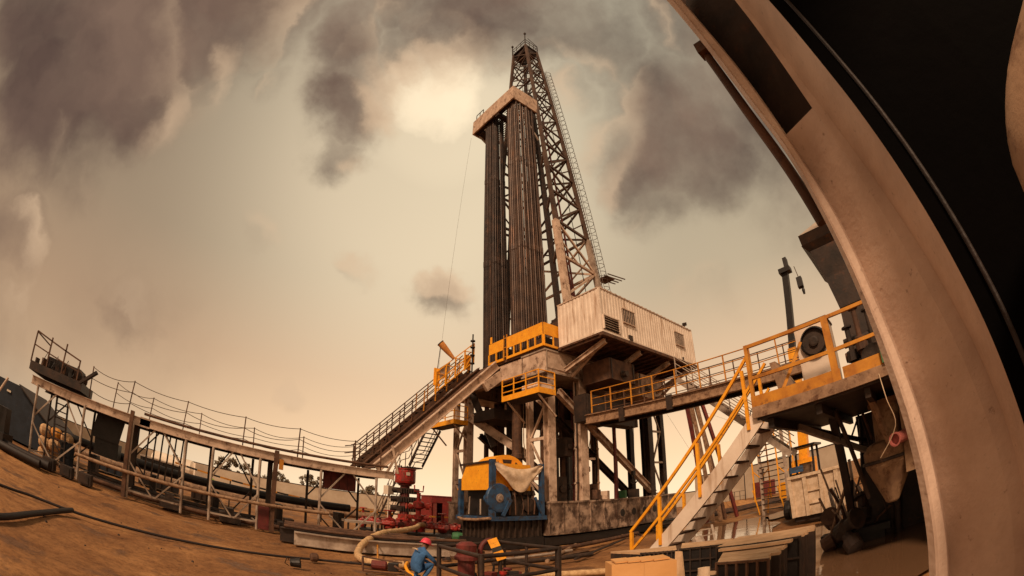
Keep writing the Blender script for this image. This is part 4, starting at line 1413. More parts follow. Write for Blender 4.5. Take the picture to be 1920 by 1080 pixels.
MB().bar((9.35, 19.2, 3.3), (9.0, 19.2, 4.6), .08, .08).build('foot_post', 'cream_steel', rp)
MB().bar((14.2, 19.2, 8.4), (15.3, 19.2, 9.3), .2, .5).build('hinge_plate', 'cream_steel', rp)
rs = thing('ramp_stair', (8.6, 21.1, 3.4), 'rust brown stair with tube handrails climbing beside the ramp', 'stair')
B0, B1 = Vector((14.6, 21.2, 9.9)), Vector((8.1, 21.2, 3.5))
stair(rs, B0, B1, .8, (0, 1, 0), 'rust_brown', 22, 'dark_steel', .22, .22, .05)
for y in (21.15, 22.05):
    rl = MB()
    for k in (.42, .78, 1.15):
        rl.tube([Vector((7.7, y, 3.4 + k)), Vector((8.1, y, 3.5 + k)), Vector((14.6, y, 9.9 + k))] if k > .5 else [Vector((8.1, y, 3.5 + k)), Vector((14.6, y, 9.9 + k))], .03, 6)
    rl.build('rail', 'rust_brown', rs)
    for i in range(10):
        q = lerp(B1, B0, (i + .1) / 9.4)
        MB().bar((q.x, y, q.z), (q.x, y, q.z + 1.15), .05, .05).build('post', 'rust_brown' if i < 5 else 'yellow_dull', rs)
# yellow gates at the ramp head
rg = thing('ramp_gate', (12.6, 21.1, 8.4), 'yellow framed mesh gate at the head of the ramp', 'gate')
f = MB()
for i in range(5):
    q = Vector((12.2 + i * .62, 21.0, 8.0 + i * .58))
    f.bar(q, q + Vector((0, 0, 1.25)), .07, .07)
    if i < 4:
        q2 = Vector((12.2 + (i + 1) * .62, 21.0, 8.0 + (i + 1) * .58))
        for k in (.1, .65, 1.25):
            f.bar(q + Vector((0, 0, k)), q2 + Vector((0, 0, k)), .05, .05)
        f.bar(q + Vector((0, 0, .1)), q2 + Vector((0, 0, .65)), .035, .035)
        f.bar(q + Vector((0, 0, 1.2)), q2 + Vector((0, 0, .65)), .035, .035)
f.build('frame', 'yellow', rg)
MB().quad((12.3, 21.06, 8.75), (13.1, 21.06, 9.5), (13.1, 21.06, 10.1), (12.3, 21.06, 9.45), .02).build('mesh_panel', 'grey_steel', rg)
MB().box((12.1, 21.02, 8.5), (12.45, 21.1, 9.5)).build('panel', 'yellow', rg)
MB().box((14.1, 21.02, 9.85), (14.5, 21.1, 10.75)).build('panel', 'yellow_dull', rg)
# windsock
wt = thing('windsock', (12.3, 21.1, 9.4), 'faded orange windsock drooping above the ramp', 'windsock')
MB().tube([(12.3, 21.1, 9.2), (12.45, 21.1, 11.0)], .022, 6).build('pole', 'dark_steel', wt)
sp = [(.18, 0), (.20, .03), (.19, .3), (.15, .7), (.11, 1.0), (.09, 1.15)]
MB().lathe((12.42, 21.1, 11.05), sp, 18, (.62, -.25, -.68)).build('sock', 'orange_cloth', wt)
MB().lathe((12.41, 21.1, 11.06), [(.19, -.015), (.215, -.01), (.215, .03), (.19, .035)], 18, (.62, -.25, -.68)).build('hoop', 'dark_steel', wt)
# stacked pole at the ramp head
pt = thing('insulator_pole', (14.5, 20.5, 9.9), 'short black pole with stacked discs at the ramp head', 'pole')
mb = MB().tube([(14.55, 20.95, 9.7), (14.55, 20.95, 12.1)], .045, 8)
mb.build('pole', 'black', pt)
for z in (10.2, 10.7, 11.2, 11.6):
    MB().lathe((14.55, 20.95, z), [(.05, 0), (.15, .04), (.15, .1), (.05, .14)], 10).build('disc', 'black', pt)

# rear stairs from the left balcony down past the wellhead
t = thing('rear_stair', (14.5, 25.2, 6.9), 'dark steep stair descending behind the red wellhead', 'stair')
stair(t, (14.1, 25.1, 6.8), (14.1, 27.3, 4.5), 1.0, (1, 0, 0), 'dark_steel', 9, 'dark_steel', .24, .2)
MB().box((14.0, 27.3, 4.35), (15.15, 28.4, 4.43)).build('landing', 'dark_steel', t)
stair(t, (14.1, 28.4, 4.3), (14.1, 32.4, .1), 1.0, (1, 0, 0), 'dark_steel', 16, 'dark_steel', .24, .2)
rl = MB()
for x in (14.05, 15.15):
    for k in (.5, 1.0):
        rl.tube([(x, 25.1, 6.8 + k), (x, 27.3, 4.5 + k), (x, 28.4, 4.4 + k), (x, 32.4, .1 + k)], .03, 6, smooth=False)
rl.build('rail', 'rust_brown', t)
for k in range(9):
    y = 25.2 + k * .85
    z = 6.8 - (y - 25.1) * 1.045 if y < 27.3 else (4.4 if y < 28.4 else 4.3 - (y - 28.4) * 1.05)
    MB().bar((14.05, y, z), (14.05, y, z + 1.0), .045, .045).build('post', 'rust_brown', t)

# ------------------------------------------------------------------ blue winch machine with the yellow hood
w = thing('winch_machine', (12.1, 15.7, 0), 'blue winch machine under a yellow hood and a canvas sheet', 'winch')
MB().box((12.05, 15.62, 0), (15.0, 18.1, .5)).build('mat', 'black', w)
bx = MB().box((12.2, 15.75, .5), (15.0, 18.0, 1.32))
for i in range(8):
    y = 15.7 + i * .31
    bx.box((12.1, y, .52), (12.199, y + .06, 1.3))
for i in range(8):
    x = 12.3 + i * .34
    bx.box((x, 15.66, .52), (x + .06, 15.749, 1.3))
bx.build('base_box', 'grime_shade', w)
MB().box((11.9, 15.5, 1.33), (15.1, 18.2, 1.52)).build('skid', 'blue', w)
for (x, y, h, wd) in ((12.05, 15.65, 2.55, .22), (14.9, 15.65, 2.5, .2), (12.05, 18.0, 1.75, .2), (14.9, 18.0, 1.75, .2)):
    MB().bar((x, y, 1.52), (x, y, 1.52 + h), wd, wd).build('post', 'blue', w)
# yellow hood: sloped box on the left with a round wheel cover on the right
MB().prism([(12.0, 15.85, 3.95), (12.0, 17.5, 3.95), (12.0, 18.25, 2.72), (12.0, 15.85, 2.72)], (2.4, 0, 0)).build('hood', 'yellow', w)
MB().bar((11.96, 15.72, 3.98), (11.96, 18.0, 3.92), .07, .09).build('hood_rim', 'dark_steel', w)
arc = [(13.4 + 1.30 * math.cos(R(a)), 0, 3.12 + 1.30 * math.sin(R(a))) for a in range(0, 181, 12)]
hoop = MB()
n = len(arc)
P0 = [Vector((x, 16.3, z)) for x, _, z in arc]
P1 = [Vector((x, 17.4, z)) for x, _, z in arc]
hoop._add(P0 + P1, [(i, i + 1, n + i + 1, n + i) for i in range(n - 1)])
hoop._add(P0, [tuple(range(n))])
hoop._add(P1, [tuple(range(n))[::-1]])
hoop.build('wheel_cover', 'yellow', w)
mb = MB()
for k in range(3):
    a0 = R(35 + k * 42)
    poly = [(13.4 + r_ * math.cos(a_), 16.28, 3.12 + r_ * math.sin(a_)) for r_, a_ in ((.72, a0), (1.1, a0), (1.1, a0 + R(28)), (.72, a0 + R(28)))]
    mb.prism(poly, (0, .015, 0))
mb.build('cover_slot', 'grime_shade', w)
dr = MB().lathe((12.35, 15.52, 2.35), [(0, 0), (.62, 0), (.66, .04), (.66, .16), (.5, .2), (.2, .24), (.2, .9), (0, .95)], 24, (0, 1, 0)).build('drum', 'blue', w)
MB().lathe((12.35, 15.44, 2.35), [(0, 0), (.1, 0), (.12, .05), (.2, .06), (.2, .078)], 12, (0, 1, 0)).build('hub', 'grey_steel', dr)
e_ = MB().box((13.2, 15.8, 1.53), (14.7, 17.0, 2.3)).box((13.4, 15.9, 2.302), (14.5, 16.9, 2.9))
for k in range(5):
    e_.lathe((13.35 + k * .28, 15.72, 2.5), [(.10, 0), (.10, .2)], 8, (0, .4, 1))
e_.lathe((14.1, 15.6, 2.05), [(.05, 0), (.34, .03), (.34, .12), (.05, .16)], 16, (0, 1, 0))
e_.build('engine', 'grime_shade', w)
pp = MB()
random.seed(17)
for k in range(5):
    x = 12.95 + k * .36
    pp.tube([(x, 15.6, 1.6), (x + random.uniform(-.2, .2), 15.55, 2.2 + random.uniform(-.2, .3)), (x + .1, 15.9, 2.9)], random.uniform(.018, .04), 5)
pp.build('hydraulic_line', 'rust_brown', w)
MB().bar((12.5, 15.5, 1.55), (12.95, 15.5, 2.3), .07, .16).build('brake_arm', 'blue', w)
MB().bar((14.85, 15.55, 1.55), (14.4, 15.55, 2.4), .08, .12).build('brake_arm', 'blue', w)
MB().box((12.4, 16.2, 1.53), (14.7, 17.95, 2.71)).build('hood_shade_box', 'black', w)  # black box added for the dark hollow under the hood
for k in range(2):
    MB().tube([(11.95, 17.2, 1.6), (11.85, 17.0, 2.4)] if k else [(11.85, 16.2, 1.6), (11.85, 16.2, 2.3)], .04, 6).build('lever', 'grey_steel', w)
MB().tube([(12.0, 18.2, 1.42), (11.75, 17.4, 1.34), (11.78, 16.4, 1.36), (11.85, 15.5, 1.45)], .07, 8).build('hose', 'tan_pipe', w)

# canvas sheet slung over the front
cv = MB()
NX, NY = 22, 14
vs = []
for j in range(NY + 1):
    for i in range(NX + 1):
        u, v_ = i / NX, j / NY
        x = 12.1 + 2.75 * u
        sag = math.sin(math.pi * u)
        zt = 4.0 - .30 * sag
        bot = 3.75 - 1.0 * sag ** .8 + (.12 * math.sin(9 * u))
        z = zt + (bot - zt) * v_
        y = 15.52 - .10 * math.sin(math.pi * v_) * sag + .035 * math.sin(14 * u + 3 * v_) * v_ + .02 * math.sin(31 * u * (1 - v_ * .4)) + .03 * math.sin(9 * v_ + 5 * u)
        vs.append((x, y, z))
cv._add(vs, [(j * (NX + 1) + i, j * (NX + 1) + i + 1, (j + 1) * (NX + 1) + i + 1, (j + 1) * (NX + 1) + i) for j in range(NY) for i in range(NX)], True)
cv._add([(a + 0, b + .03, c) for a, b, c in vs], [((j + 1) * (NX + 1) + i, (j + 1) * (NX + 1) + i + 1, j * (NX + 1) + i + 1, j * (NX + 1) + i) for j in range(NY) for i in range(NX)], True)
solo(cv, 'canvas_sheet', 'canvas', 'cream canvas sheet sagging between the two blue posts', 'tarpaulin')

# ================================================================== WELLHEAD
bt = thing('blowout_preventer', (13.0, 25.6, 0), 'tall dark red wellhead stack topped by a wide red drum', 'wellhead')
c = (13.0, 25.6, 0)
MB().lathe(c, [(.5, .3), (.5, .9), (.4, .95), (.4, 1.2)], 16).build('base_flange', 'red', bt)
MB().lathe(c, [(.30, 1.2), (.30, 3.0), (.42, 3.02), (.42, 3.12)], 14).build('spool', 'maroon', bt)
for z in (1.35, 1.95, 2.5):
    mb = MB().cbox((13.0, 25.6, z + .2), (1.0, .62, .34), R(-20))
    mb.lathe((13.0 - .8, 25.6 + .3, z + .2), [(.18, 0), (.18, 1.75)], 10, (1, -.364, 0))
    for k in range(6):
        mb.lathe((13 - .35 + .14 * k, 25.6 - .28 - .05 * k, z + .05), [(.03, 0), (.03, .3)], 6)
    mb.build('ram_body', ['dark_steel', 'maroon', 'dark_steel'][int(z * 2) % 3], bt)
MB().lathe(c, [(.45, 3.12), (.60, 3.18), (.64, 3.3), (.64, 3.95), (.60, 4.02), (.66, 4.04), (.66, 4.1), (.3, 4.12)], 22).build('annular_drum', 'red', bt)
MB().cbox((12.85, 24.94, 3.75), (.25, .02, .2), R(0)).build('name_plate', 'white_far', bt)
for k in range(10):
    a = k * .63
    mb = MB().bar((13 + .58 * math.cos(a), 25.6 + .58 * math.sin(a), 3.98), (13 + .58 * math.cos(a), 25.6 + .58 * math.sin(a), 4.26), .06, .06)
    mb.bar((13 + .58 * math.cos(a), 25.6 + .58 * math.sin(a), 4.2), (13 + .74 * math.cos(a), 25.6 + .74 * math.sin(a), 4.2), .05, .05)
    mb.build('lifting_lug', 'dark_steel', bt)
MB().cbox((12.05, 25.9, 2.65), (.5, .4, .55), R(20)).build('control_box', 'white_far', bt)
MB().tube([(12.05, 25.9, .3), (12.05, 25.9, 2.4)], .05, 6).build('box_post', 'white_far', bt)
xt = thing('valve_tree', (13.0, 23.8, 0), 'bright red valve tree with a forked top right of the tall stack', 'valve tree')
c = (13.0, 23.8, 0)
MB().lathe(c, [(.42, .1), (.42, .55), (.2, .6), (.2, .95), (.32, 1.0), (.32, 1.25), (.16, 1.3), (.16, 1.6), (.26, 1.63), (.34, 1.7), (.34, 2.0), (.2, 2.1), (.12, 2.12), (.12, 2.6)], 14).build('body', 'red', xt)
for (dx, dy, z, r_) in ((.55, -.2, 1.8, .2), (-.45, .1, 1.75, .16), (.5, -.3, 1.1, .16), (-.5, .1, 1.1, .16)):
    MB().lathe((13 + dx * .2, 23.8 + dy * .2, z), [(.11, 0), (.11, .3), (r_, .32), (r_, .5), (.05, .52), (.05, .6), (.17, .61), (.17, .65)], 12, (dx, dy, 0)).build('valve', 'red_bright', xt)
MB().tube([(12.75, 23.9, 3.05), (12.78, 23.9, 2.68), (13.22, 23.7, 2.68), (13.25, 23.7, 3.05)], .045, 6, smooth=False).build('fork', 'red', xt)
mt = thing('choke_manifold', (11.4, 22.4, 0), 'low red pipe manifold spread on a skid before the wellhead', 'manifold')
d = Vector((4.4, -3.3, 0)).normalized()
n_ = Vector((d.y, -d.x, 0)) * -1
MB().bar((9.6, 23.9, .25), (14.0, 20.6, .25), 1.3, .12).build('skid', 'black', mt)
for k in range(3):
    o = n_ * (-.42 + .4 * k)
    a, b = Vector((9.5, 24, .68 + .07 * k)) + o, Vector((13.9, 20.8, .66 + .07 * k)) + o
    MB().tube([a, b], .09, 8).build('header_pipe', ['red', 'red_bright', 'red'][k], mt)
random.seed(13)
for k in range(13):
    q = Vector((9.7, 23.8, .72)) + d * (k * .41) + n_ * random.uniform(-.5, .35)
    v = MB().lathe(q - n_ * .2, [(.09, 0), (.15, .03), (.15, .13), (.1, .16), (.1, .3), (.16, .33), (.16, .42)], 10, n_)
    v.lathe(q, [(.06, 0), (.06, .22), (.13, .23), (.13, .26)], 10)
    v.build('valve', ['red', 'red_bright', 'maroon'][k % 3], mt)
for k in range(6):
    q = Vector((9.7, 23.8, 0)) + d * (k * .95)
    MB().bar(q + Vector((0, 0, .0)), q + Vector((0, 0, .62)), .08, .08).build('support_leg', 'dark_steel', mt)
for k, (x, y, r_) in enumerate(((11.0, 23.4, .34), (13.9, 22.6, .28), (9.9, 24.6, .22))):
    t = thing('red_valve', (x, y, 0), ['large red gate valve at the foot of the tall wellhead stack', 'red gate valve between the manifold and the blue winch', 'small red valve at the left tip of the manifold'][k], 'valve')
    MB().lathe((x, y, .3), [(r_ * .8, 0), (r_, .1), (r_, .6), (r_ * .6, .7), (r_ * .3, .72), (r_ * .3, 1.1)], 14).build('body', 'red', t)
    MB().lathe((x, y, 1.38), [(r_ * .2, 0), (r_ * 1.0, .01), (r_ * 1.0, .06), (r_ * .2, .07)], 16).build('hand_wheel', 'red_bright', t)
    MB().lathe((x, y, 0), [(r_ * .5, 0), (r_ * .5, .3)], 10).build('foot', 'dark_steel', t)
solo(MB().lathe((12.9, 20.1, .3), [(0, 0), (.2, .05), (.25, .3), (.2, .55), (0, .6)], 12, (1, -.5, 0)), 'green_canister', 'green', 'green canister between the red manifold and the winch base', 'canister')
MBt = MB().box((14.3, 20.0, 0), (15.0, 21.0, 1.3)); MBt.box((14.27, 19.97, 1.302), (15.03, 21.03, 1.36))
solo(MBt, 'concrete_block', 'cream_steel', 'pale block behind the green canister at the rig leg', 'block')
# scrap table right of the catwalk foot
t = thing('work_table', (7.4, 19.2, 0), 'grey metal work table under the last catwalk bay', 'table')
MB().box((6.9, 18.9, .82), (8.4, 19.7, .92)).build('table_top', 'grey_steel', t)
for x, y in ((6.95, 18.95), (8.35, 18.95), (6.95, 19.65), (8.35, 19.65)):
    MB().bar((x, y, 0), (x, y, .82), .07, .07).build('leg', 'dark_steel', t)

# ================================================================== GROUND ITEMS
# steel beams
random.seed(2)
bd = Vector((5.6, -1.35, 0)).normalized()
bn = Vector((-bd.y, bd.x, 0))
labels = ['grey steel beam nearest the camera in the row by the hose', 'second dark beam from the front in the row by the hose', 'third rusty beam from the front in the row by the hose', 'rearmost thin beam in the row by the hose']
for k, (off, h, m, l0, l1) in enumerate(((0, .46, 'grey_steel', 0.15, 5.9), (.45, .5, 'dark_steel', -.35, 6.8), (.95, .42, 'rust_brown', -.2, 7.1), (1.6, .3, 'dark_steel', .2, 7.6))):
    a = Vector((3.6, 15.6, h / 2 + .02)) + bn * off + bd * l0
    b = Vector((3.6, 15.6, h / 2 + .02)) + bn * off + bd * l1
    solo(MB().ibeam(a, b, .30, h, .03), 'steel_beam', m, labels[k], 'beam', 'steel beams on the ground')
for k in range(3):
    a = Vector((3.4, 15.7, .6 + .03 * k)) + bn * (.25 + .5 * k) + bd * 0
    solo(MB().tube([a, a + bd * (6.6 - k)], .06, 8), 'drill_pipe', 'rust_brown', 'thin rusty pipe laid on top of the steel beams', 'pipe', 'thin pipes on the steel beams')
# tan suction hose
hp = [(12.0, 21.4, .8), (11.2, 20.4, .85), (10.2, 18.9, .80), (8.6, 17.2, .74), (7.2, 15.9, .70), (6.1, 14.9, .42), (5.45, 13.9, .15), (5.15, 12.9, .10), (5.25, 12.2, .10), (5.6, 11.9, .10), (6.0, 11.8, .10)]


def smooth_pts(p, n=5):
    p = [Vector(q) for q in p]
    o = []
    for i in range(len(p) - 1):
        a, b, c, d_ = p[max(i - 1, 0)], p[i], p[i + 1], p[min(i + 2, len(p) - 1)]
        for s_ in range(n):
            t = s_ / n
            o.append(.5 * ((2 * b) + (c - a) * t + (2 * a - 5 * b + 4 * c - d_) * t * t + (-a + 3 * b - 3 * c + d_) * t ** 3))
    o.append(p[-1])
    return o


pts = smooth_pts(hp, 10)
rad = [.115 + (.012 if i % 3 == 0 else 0) for i in range(len(pts))]
t = thing('suction_hose', hp[7], 'thick tan wrapped hose curling over the beams to the ground', 'hose')
MB().tube(pts, rad, 12).build('hose_body', 'hose', t)
MB().lathe(hp[-1], [(.1, 0), (.15, .02), (.15, .12), (.09, .14), (.09, .3), (.15, .32), (.15, .4)], 14, (1, -.2, 0)).build('coupling', 'rust_brown', t)
# second tan hose on the right of the fence
hp2 = [(6.9, 9.3, .09), (8.0, 8.9, .09), (9.2, 8.0, .09), (9.9, 7.2, .09), (9.9, 6.3, .10), (9.4, 5.6, .12)]
pts = smooth_pts(hp2, 8)
t = thing('suction_hose', hp2[0], 'pale tan hose lying on the dirt right of the pipe fence', 'hose')
MB().tube(pts, [.09 + (.01 if i % 3 == 0 else 0) for i in range(len(pts))], 10).build('hose_body', 'hose', t)
MB().lathe(hp2[-2], [(.12, -.1), (.15, 0), (.15, .15), (.12, .25)], 12, (-.5, -.8, 0)).build('coupling', 'tan_pipe', t)
# black hose across the yard
bh = [(-7.2, 8.6, .03), (-4.81, 10.1, .03), (-4.06, 10.75, .03), (-2.89, 11.1, .03), (-1.26, 11.62, .03), (.73, 12.05, .03), (2.2, 12.27, .03), (3.74, 12.43, .03), (5.0, 12.2, .03), (6.2, 11.9, .03)]
solo(MB().tube(smooth_pts(bh, 6), .035, 8), 'black_hose', 'rubber', 'long black hose crossing the dirt below the catwalk', 'hose')
bh2 = [(-3.9, 6.2, .04), (-3.49, 7.38, .04), (-3.32, 8.8, .05), (-3.15, 10.2, .05), (-2.97, 11.0, .07)]
solo(MB().tube(smooth_pts(bh2, 6), .065, 8), 'black_hose', 'rubber', 'short thick black hose branching at the left edge of the yard', 'hose')
# coupling and cap on the hose
solo(MB().lathe((3.55, 12.3, .11), [(.03, -.12), (.10, -.12), (.13, -.08), (.13, .06), (.09, .1), (.03, .1)], 14, (1, -.1, 0)), 'hose_coupling', 'rust_brown', 'round rusty coupling on the black hose', 'coupling')
t = thing('bucket', (2.65, 10.9, 0), 'small black bucket tipped over on the dirt', 'bucket')
MB().lathe((2.55, 10.95, .12), [(.0, 0), (.10, 0), (.13, .24), (.14, .25), (.125, .24), (.09, .02)], 14, (1, -.35, .12)).build('body', 'black', t)
MB().tube([(2.5, 10.9, .2), (2.42, 10.75, .28), (2.38, 10.8, .12), (2.5, 10.9, .05)], .012, 6).build('handle', 'black', t)
random.seed(8)
solo(MB().tube([(5.3, 12.0, .06), (7.3, 16.6, .5)], .03, 6), 'sling_bar', 'yellow_dull', 'slanting yellow brown bar leaning on the beams behind the worker', 'bar')

# pump cart at the worker's feet
t = thing('hand_pump', (5.0, 10.8, 0), 'small dark frame pump on the ground before the crouching worker', 'pump')
f = MB()
for a, b in (((4.6, 11.4, .05), (5.5, 10.9, .05)), ((4.45, 11.0, .05), (5.35, 10.5, .05)), ((4.6, 11.4, .05), (4.45, 11.0, .05)), ((5.5, 10.9, .05), (5.35, 10.5, .05)), ((4.6, 11.4, .05), (4.6, 11.4, .38)), ((4.45, 11.0, .05), (4.45, 11.0, .38)), ((4.6, 11.4, .38), (4.45, 11.0, .38)), ((4.6, 11.4, .38), (5.5, 10.9, .3))):
    f.tube([a, b], .025, 6)
f.build('frame', 'rust_brown', t)
MB().lathe((4.75, 11.2, .2), [(0, 0), (.12, .02), (.13, .1), (.13, .38), (.1, .42), (0, .44)], 12, (1, -.55, 0)).build('motor', 'maroon', t)
MB().cbox((5.2, 10.8, .2), (.26, .24, .22), R(-30)).build('pump_block', 'black', t)
MB().tube([(5.2, 10.7, .25), (5.0, 10.3, .3), (5.3, 10.0, .1)], .03, 6).build('pipe', 'rust_brown', t)
solo(MB().tube(smooth_pts([(5.75, 11.1, .28), (5.5, 10.7, .22), (5.5, 10.3, .06), (5.9, 9.9, .05), (6.6, 9.8, .05)], 5), .045, 8), 'yellow_hose', 'yellow', 'short yellow hose beside the crouching worker', 'hose')

# ------------------------------------------------------------------ pipe fence with pump inside
C4 = [(5.06, 8.35), (4.72, 6.42), (6.75, 6.62), (7.1, 8.9)]
t = thing('pipe_fence', (4.72, 6.42, 0), 'dark tubular steel fence around the red pump', 'fence')
for i in range(4):
    a, b = C4[i], C4[(i + 1) % 4]
    mb = MB()
    for z in (.18, .62, 1.08):
        mb.tube([(*a, z), (*b, z)], .043, 8)
    mb.build('rail', 'dark_steel', t)
    MB().tube([(*a, 0), (*a, 1.12)], .052 if i != 2 else .065, 8).build('post', 'dark_steel', t)
    m_ = lerp((*a, 0), (*b, 0), .5)
    if i in (2, 3):
        MB().tube([m_, m_ + Vector((0, 0, 1.08))], .035, 8).build('post', 'dark_steel', t)
t = thing('red_pump', (5.7, 7.8, 0), 'dark red pump standing inside the pipe fence', 'pump')
MB().box((5.2, 7.1, 0), (6.5, 8.3, .18)).build('base', 'black', t)
MB().lathe((5.5, 8.0, .18), [(.16, 0), (.18, .05), (.18, .6), (.25, .62), (.25, .70), (.2, .74), (.22, .95), (.12, 1.02)], 16).build('cylinder', 'maroon', t)
MB().lathe((5.75, 7.75, .3), [(0, 0), (.2, .02), (.22, .2), (.22, .7), (0, .75)], 14, (1, -.2, 0)).build('motor', 'black', t)
MB().tube(smooth_pts([(5.85, 8.0, .4), (5.85, 8.0, 1.0), (6.0, 7.95, 1.22), (6.2, 7.9, 1.15), (6.25, 7.85, .8)], 4), .055, 8).build('bend_pipe', 'maroon', t)
MB().lathe((6.25, 7.6, .55), [(.04, 0), (.10, .02), (.10, .05), (.04, .07)], 16, (.2, .1, 1)).build('hand_wheel', 'maroon', t)
MB().lathe((5.9, 7.3, .18), [(.05, 0), (.05, .35), (.08, .36), (.08, .42)], 10).build('valve', 'red', t)
MB().lathe((6.2, 7.2, .3), [(.03, 0), (.09, .02), (.09, .1), (.05, .12)], 12, (-1, -.5, 0)).build('valve', 'maroon', t)
random.seed(44)
for k in range(5):
    MB().cbox((5.5 + .22 * k, 7.3 + .2 * (k % 3), .35), (.2, .22, .35 + .1 * (k % 2)), .3 * k).build('valve_block', ['black', 'maroon', 'dark_steel'][k % 3], t)
for k in range(8):
    x, y = 5.3 + .17 * k, 7.2 + random.uniform(0, .8)
    MB().tube([(x, y, .2), (x + .1, y, .4 + .3 * random.random()), (x + random.uniform(-.2, .3), y + .1, .25)], .022, 6).build('cable', 'black', t)
# striped plate: two tilted yellow squares with a black band
t = thing('striped_plate', (6.1, 7.55, 0), 'yellow and black striped warning plate leaning by the red pump', 'warning plate')
MB().bar((6.28, 7.72, 0), (6.28, 7.72, 1.05), .04, .04).build('post', 'dark_steel', t)
dd = Vector((.72, -.60, 0)).normalized()
upv = Vector((.10, .10, .98)).normalized()
for k in range(5):
    o0 = Vector((6.0, 7.8, 1.27)) + (dd * .42 - upv * .9).normalized() * (k * .103)
    w_ = dd * .19 + upv * .07
    h_ = (dd * .42 - upv * .9).normalized() * .100
    MB().quad(o0 - w_ * .5, o0 + w_ * .5, o0 + w_ * .5 + h_, o0 - w_ * .5 + h_, .012).build('stripe', ['yellow', 'yellow', 'stripe_black', 'yellow', 'yellow'][k], t)

# ================================================================== WORKERS
def figure(label, loc, rz, J, E_, rads, cols, scale=1.0):
    """J joints by name, E_ edges; returns the body object"""
    names = list(J)
    me = bpy.data.meshes.new('person')
    me.from_pydata([J[n] for n in names], [(names.index(a), names.index(b)) for a, b in E_], [])
    o = bpy.data.objects.new('person', me)
    col.objects.link(o)
    sk_ = o.modifiers.new('skin', 'SKIN')
    for i, n in enumerate(names):
        r_ = rads[n]
        me.skin_vertices[0].data[i].radius = (r_, r_) if not isinstance(r_, tuple) else r_
    me.skin_vertices[0].data[0].use_root = True
    ss = o.modifiers.new('sub', 'SUBSURF')
    ss.levels = ss.render_levels = 2
    dg = bpy.context.evaluated_depsgraph_get()
    new = bpy.data.meshes.new_from_object(o.evaluated_get(dg))
    bpy.data.objects.remove(o)
    b = bpy.data.objects.new('person', new)
    col.objects.link(b)
    new.materials.clear()
    for c_ in ('coverall', 'skin', 'black', 'vest'):
        new.materials.append(M[c_])
    for p_ in new.polygons:
        ctr = p_.center
        best = min(names, key=lambda n: (Vector(J[n]) - ctr).length - (rads[n] if not isinstance(rads[n], tuple) else max(rads[n])))
        p_.material_index = cols.get(best, 0)
        p_.use_smooth = True
    b.location = loc
    b.rotation_euler = (0, 0, rz)
    b.scale = (scale,) * 3
    b['_w'] = [0, 0, 0]
    return tag(b, label, 'person')


J = {'pelvis': (0, 0, .34), 'waist': (.05, 0, .50), 'chest': (.15, 0, .70), 'neck': (.27, 0, .86), 'head': (.33, 0, .95), 'crown': (.35, 0, 1.04), 'nose': (.43, 0, .95), 'chin': (.40, 0, .87)}
E_ = [('pelvis', 'waist'), ('waist', 'chest'), ('chest', 'neck'), ('neck', 'head'), ('head', 'crown'), ('head', 'nose'), ('head', 'chin')]
rad_ = {'pelvis': (.17, .16), 'waist': (.18, .16), 'chest': (.20, .16), 'neck': .06, 'head': .088, 'crown': .06, 'nose': .018, 'chin': .04}
cols_ = {'neck': 1, 'head': 1, 'crown': 1, 'nose': 1, 'chin': 1}
for s, n in ((1, 'l'), (-1, 'r')):
    J.update({n + 'hip': (.04, .10 * s, .33), n + 'knee': (.42, .20 * s, .46), n + 'ankle': (.14, .17 * s, .10), n + 'toe': (.34, .18 * s, .05),
              n + 'shoulder': (.20, .19 * s, .76), n + 'elbow': (.40, .26 * s, .55), n + 'wrist': (.60, .12 * s, .42), n + 'palm': (.67, .10 * s, .39)})
    rad_.update({n + 'hip': .11, n + 'knee': .075, n + 'ankle': .055, n + 'toe': .045, n + 'shoulder': .075, n + 'elbow': .052, n + 'wrist': .036, n + 'palm': (.035, .020)})
    cols_.update({n + 'toe': 2, n + 'palm': 1, n + 'ankle': 0})
    E_ += [('pelvis', n + 'hip'), (n + 'hip', n + 'knee'), (n + 'knee', n + 'ankle'), (n + 'ankle', n + 'toe'), ('chest', n + 'shoulder'), (n + 'shoulder', n + 'elbow'), (n + 'elbow', n + 'wrist'), (n + 'wrist', n + 'palm')]
    for q, (dy, L) in enumerate(((-.028, .065), (-.010, .078), (.010, .074), (.027, .058))):
        a, b2 = n + 'f%da' % q, n + 'f%db' % q
        J[a] = (.70 + L * .45, .10 * s + dy, .375)
        J[b2] = (.70 + L * .8, .10 * s + dy * 1.1, .335)
        rad_[a], rad_[b2] = .0095, .008
        cols_[a] = cols_[b2] = 1
        E_ += [(n + 'palm', a), (a, b2)]
    J[n + 'tha'] = (.68, .10 * s - .05 * s, .38)
    J[n + 'thb'] = (.72, .10 * s - .075 * s, .36)
    rad_[n + 'tha'] = .011
    rad_[n + 'thb'] = .009
    cols_[n + 'tha'] = cols_[n + 'thb'] = 1
    E_ += [(n + 'palm', n + 'tha'), (n + 'tha', n + 'thb')]


def helmet(body, p, m, tilt=0.35, kind='helmet'):
    mb = MB().lathe(p, [(.125, -.01), (.135, .0), (.128, .05), (.105, .105), (.06, .14), (0, .15)], 20, (math.sin(tilt), 0, math.cos(tilt)))
    mb.lathe(p, [(.125, -.012), (.155, -.012), (.155, .002), (.12, .004)], 20, (math.sin(tilt), 0, math.cos(tilt)))
    mb.cbox(Vector(p) + Vector((.14, 0, -.045)), (.09, .17, .012), 0, tilt)
    return mb.build(kind, m, body)


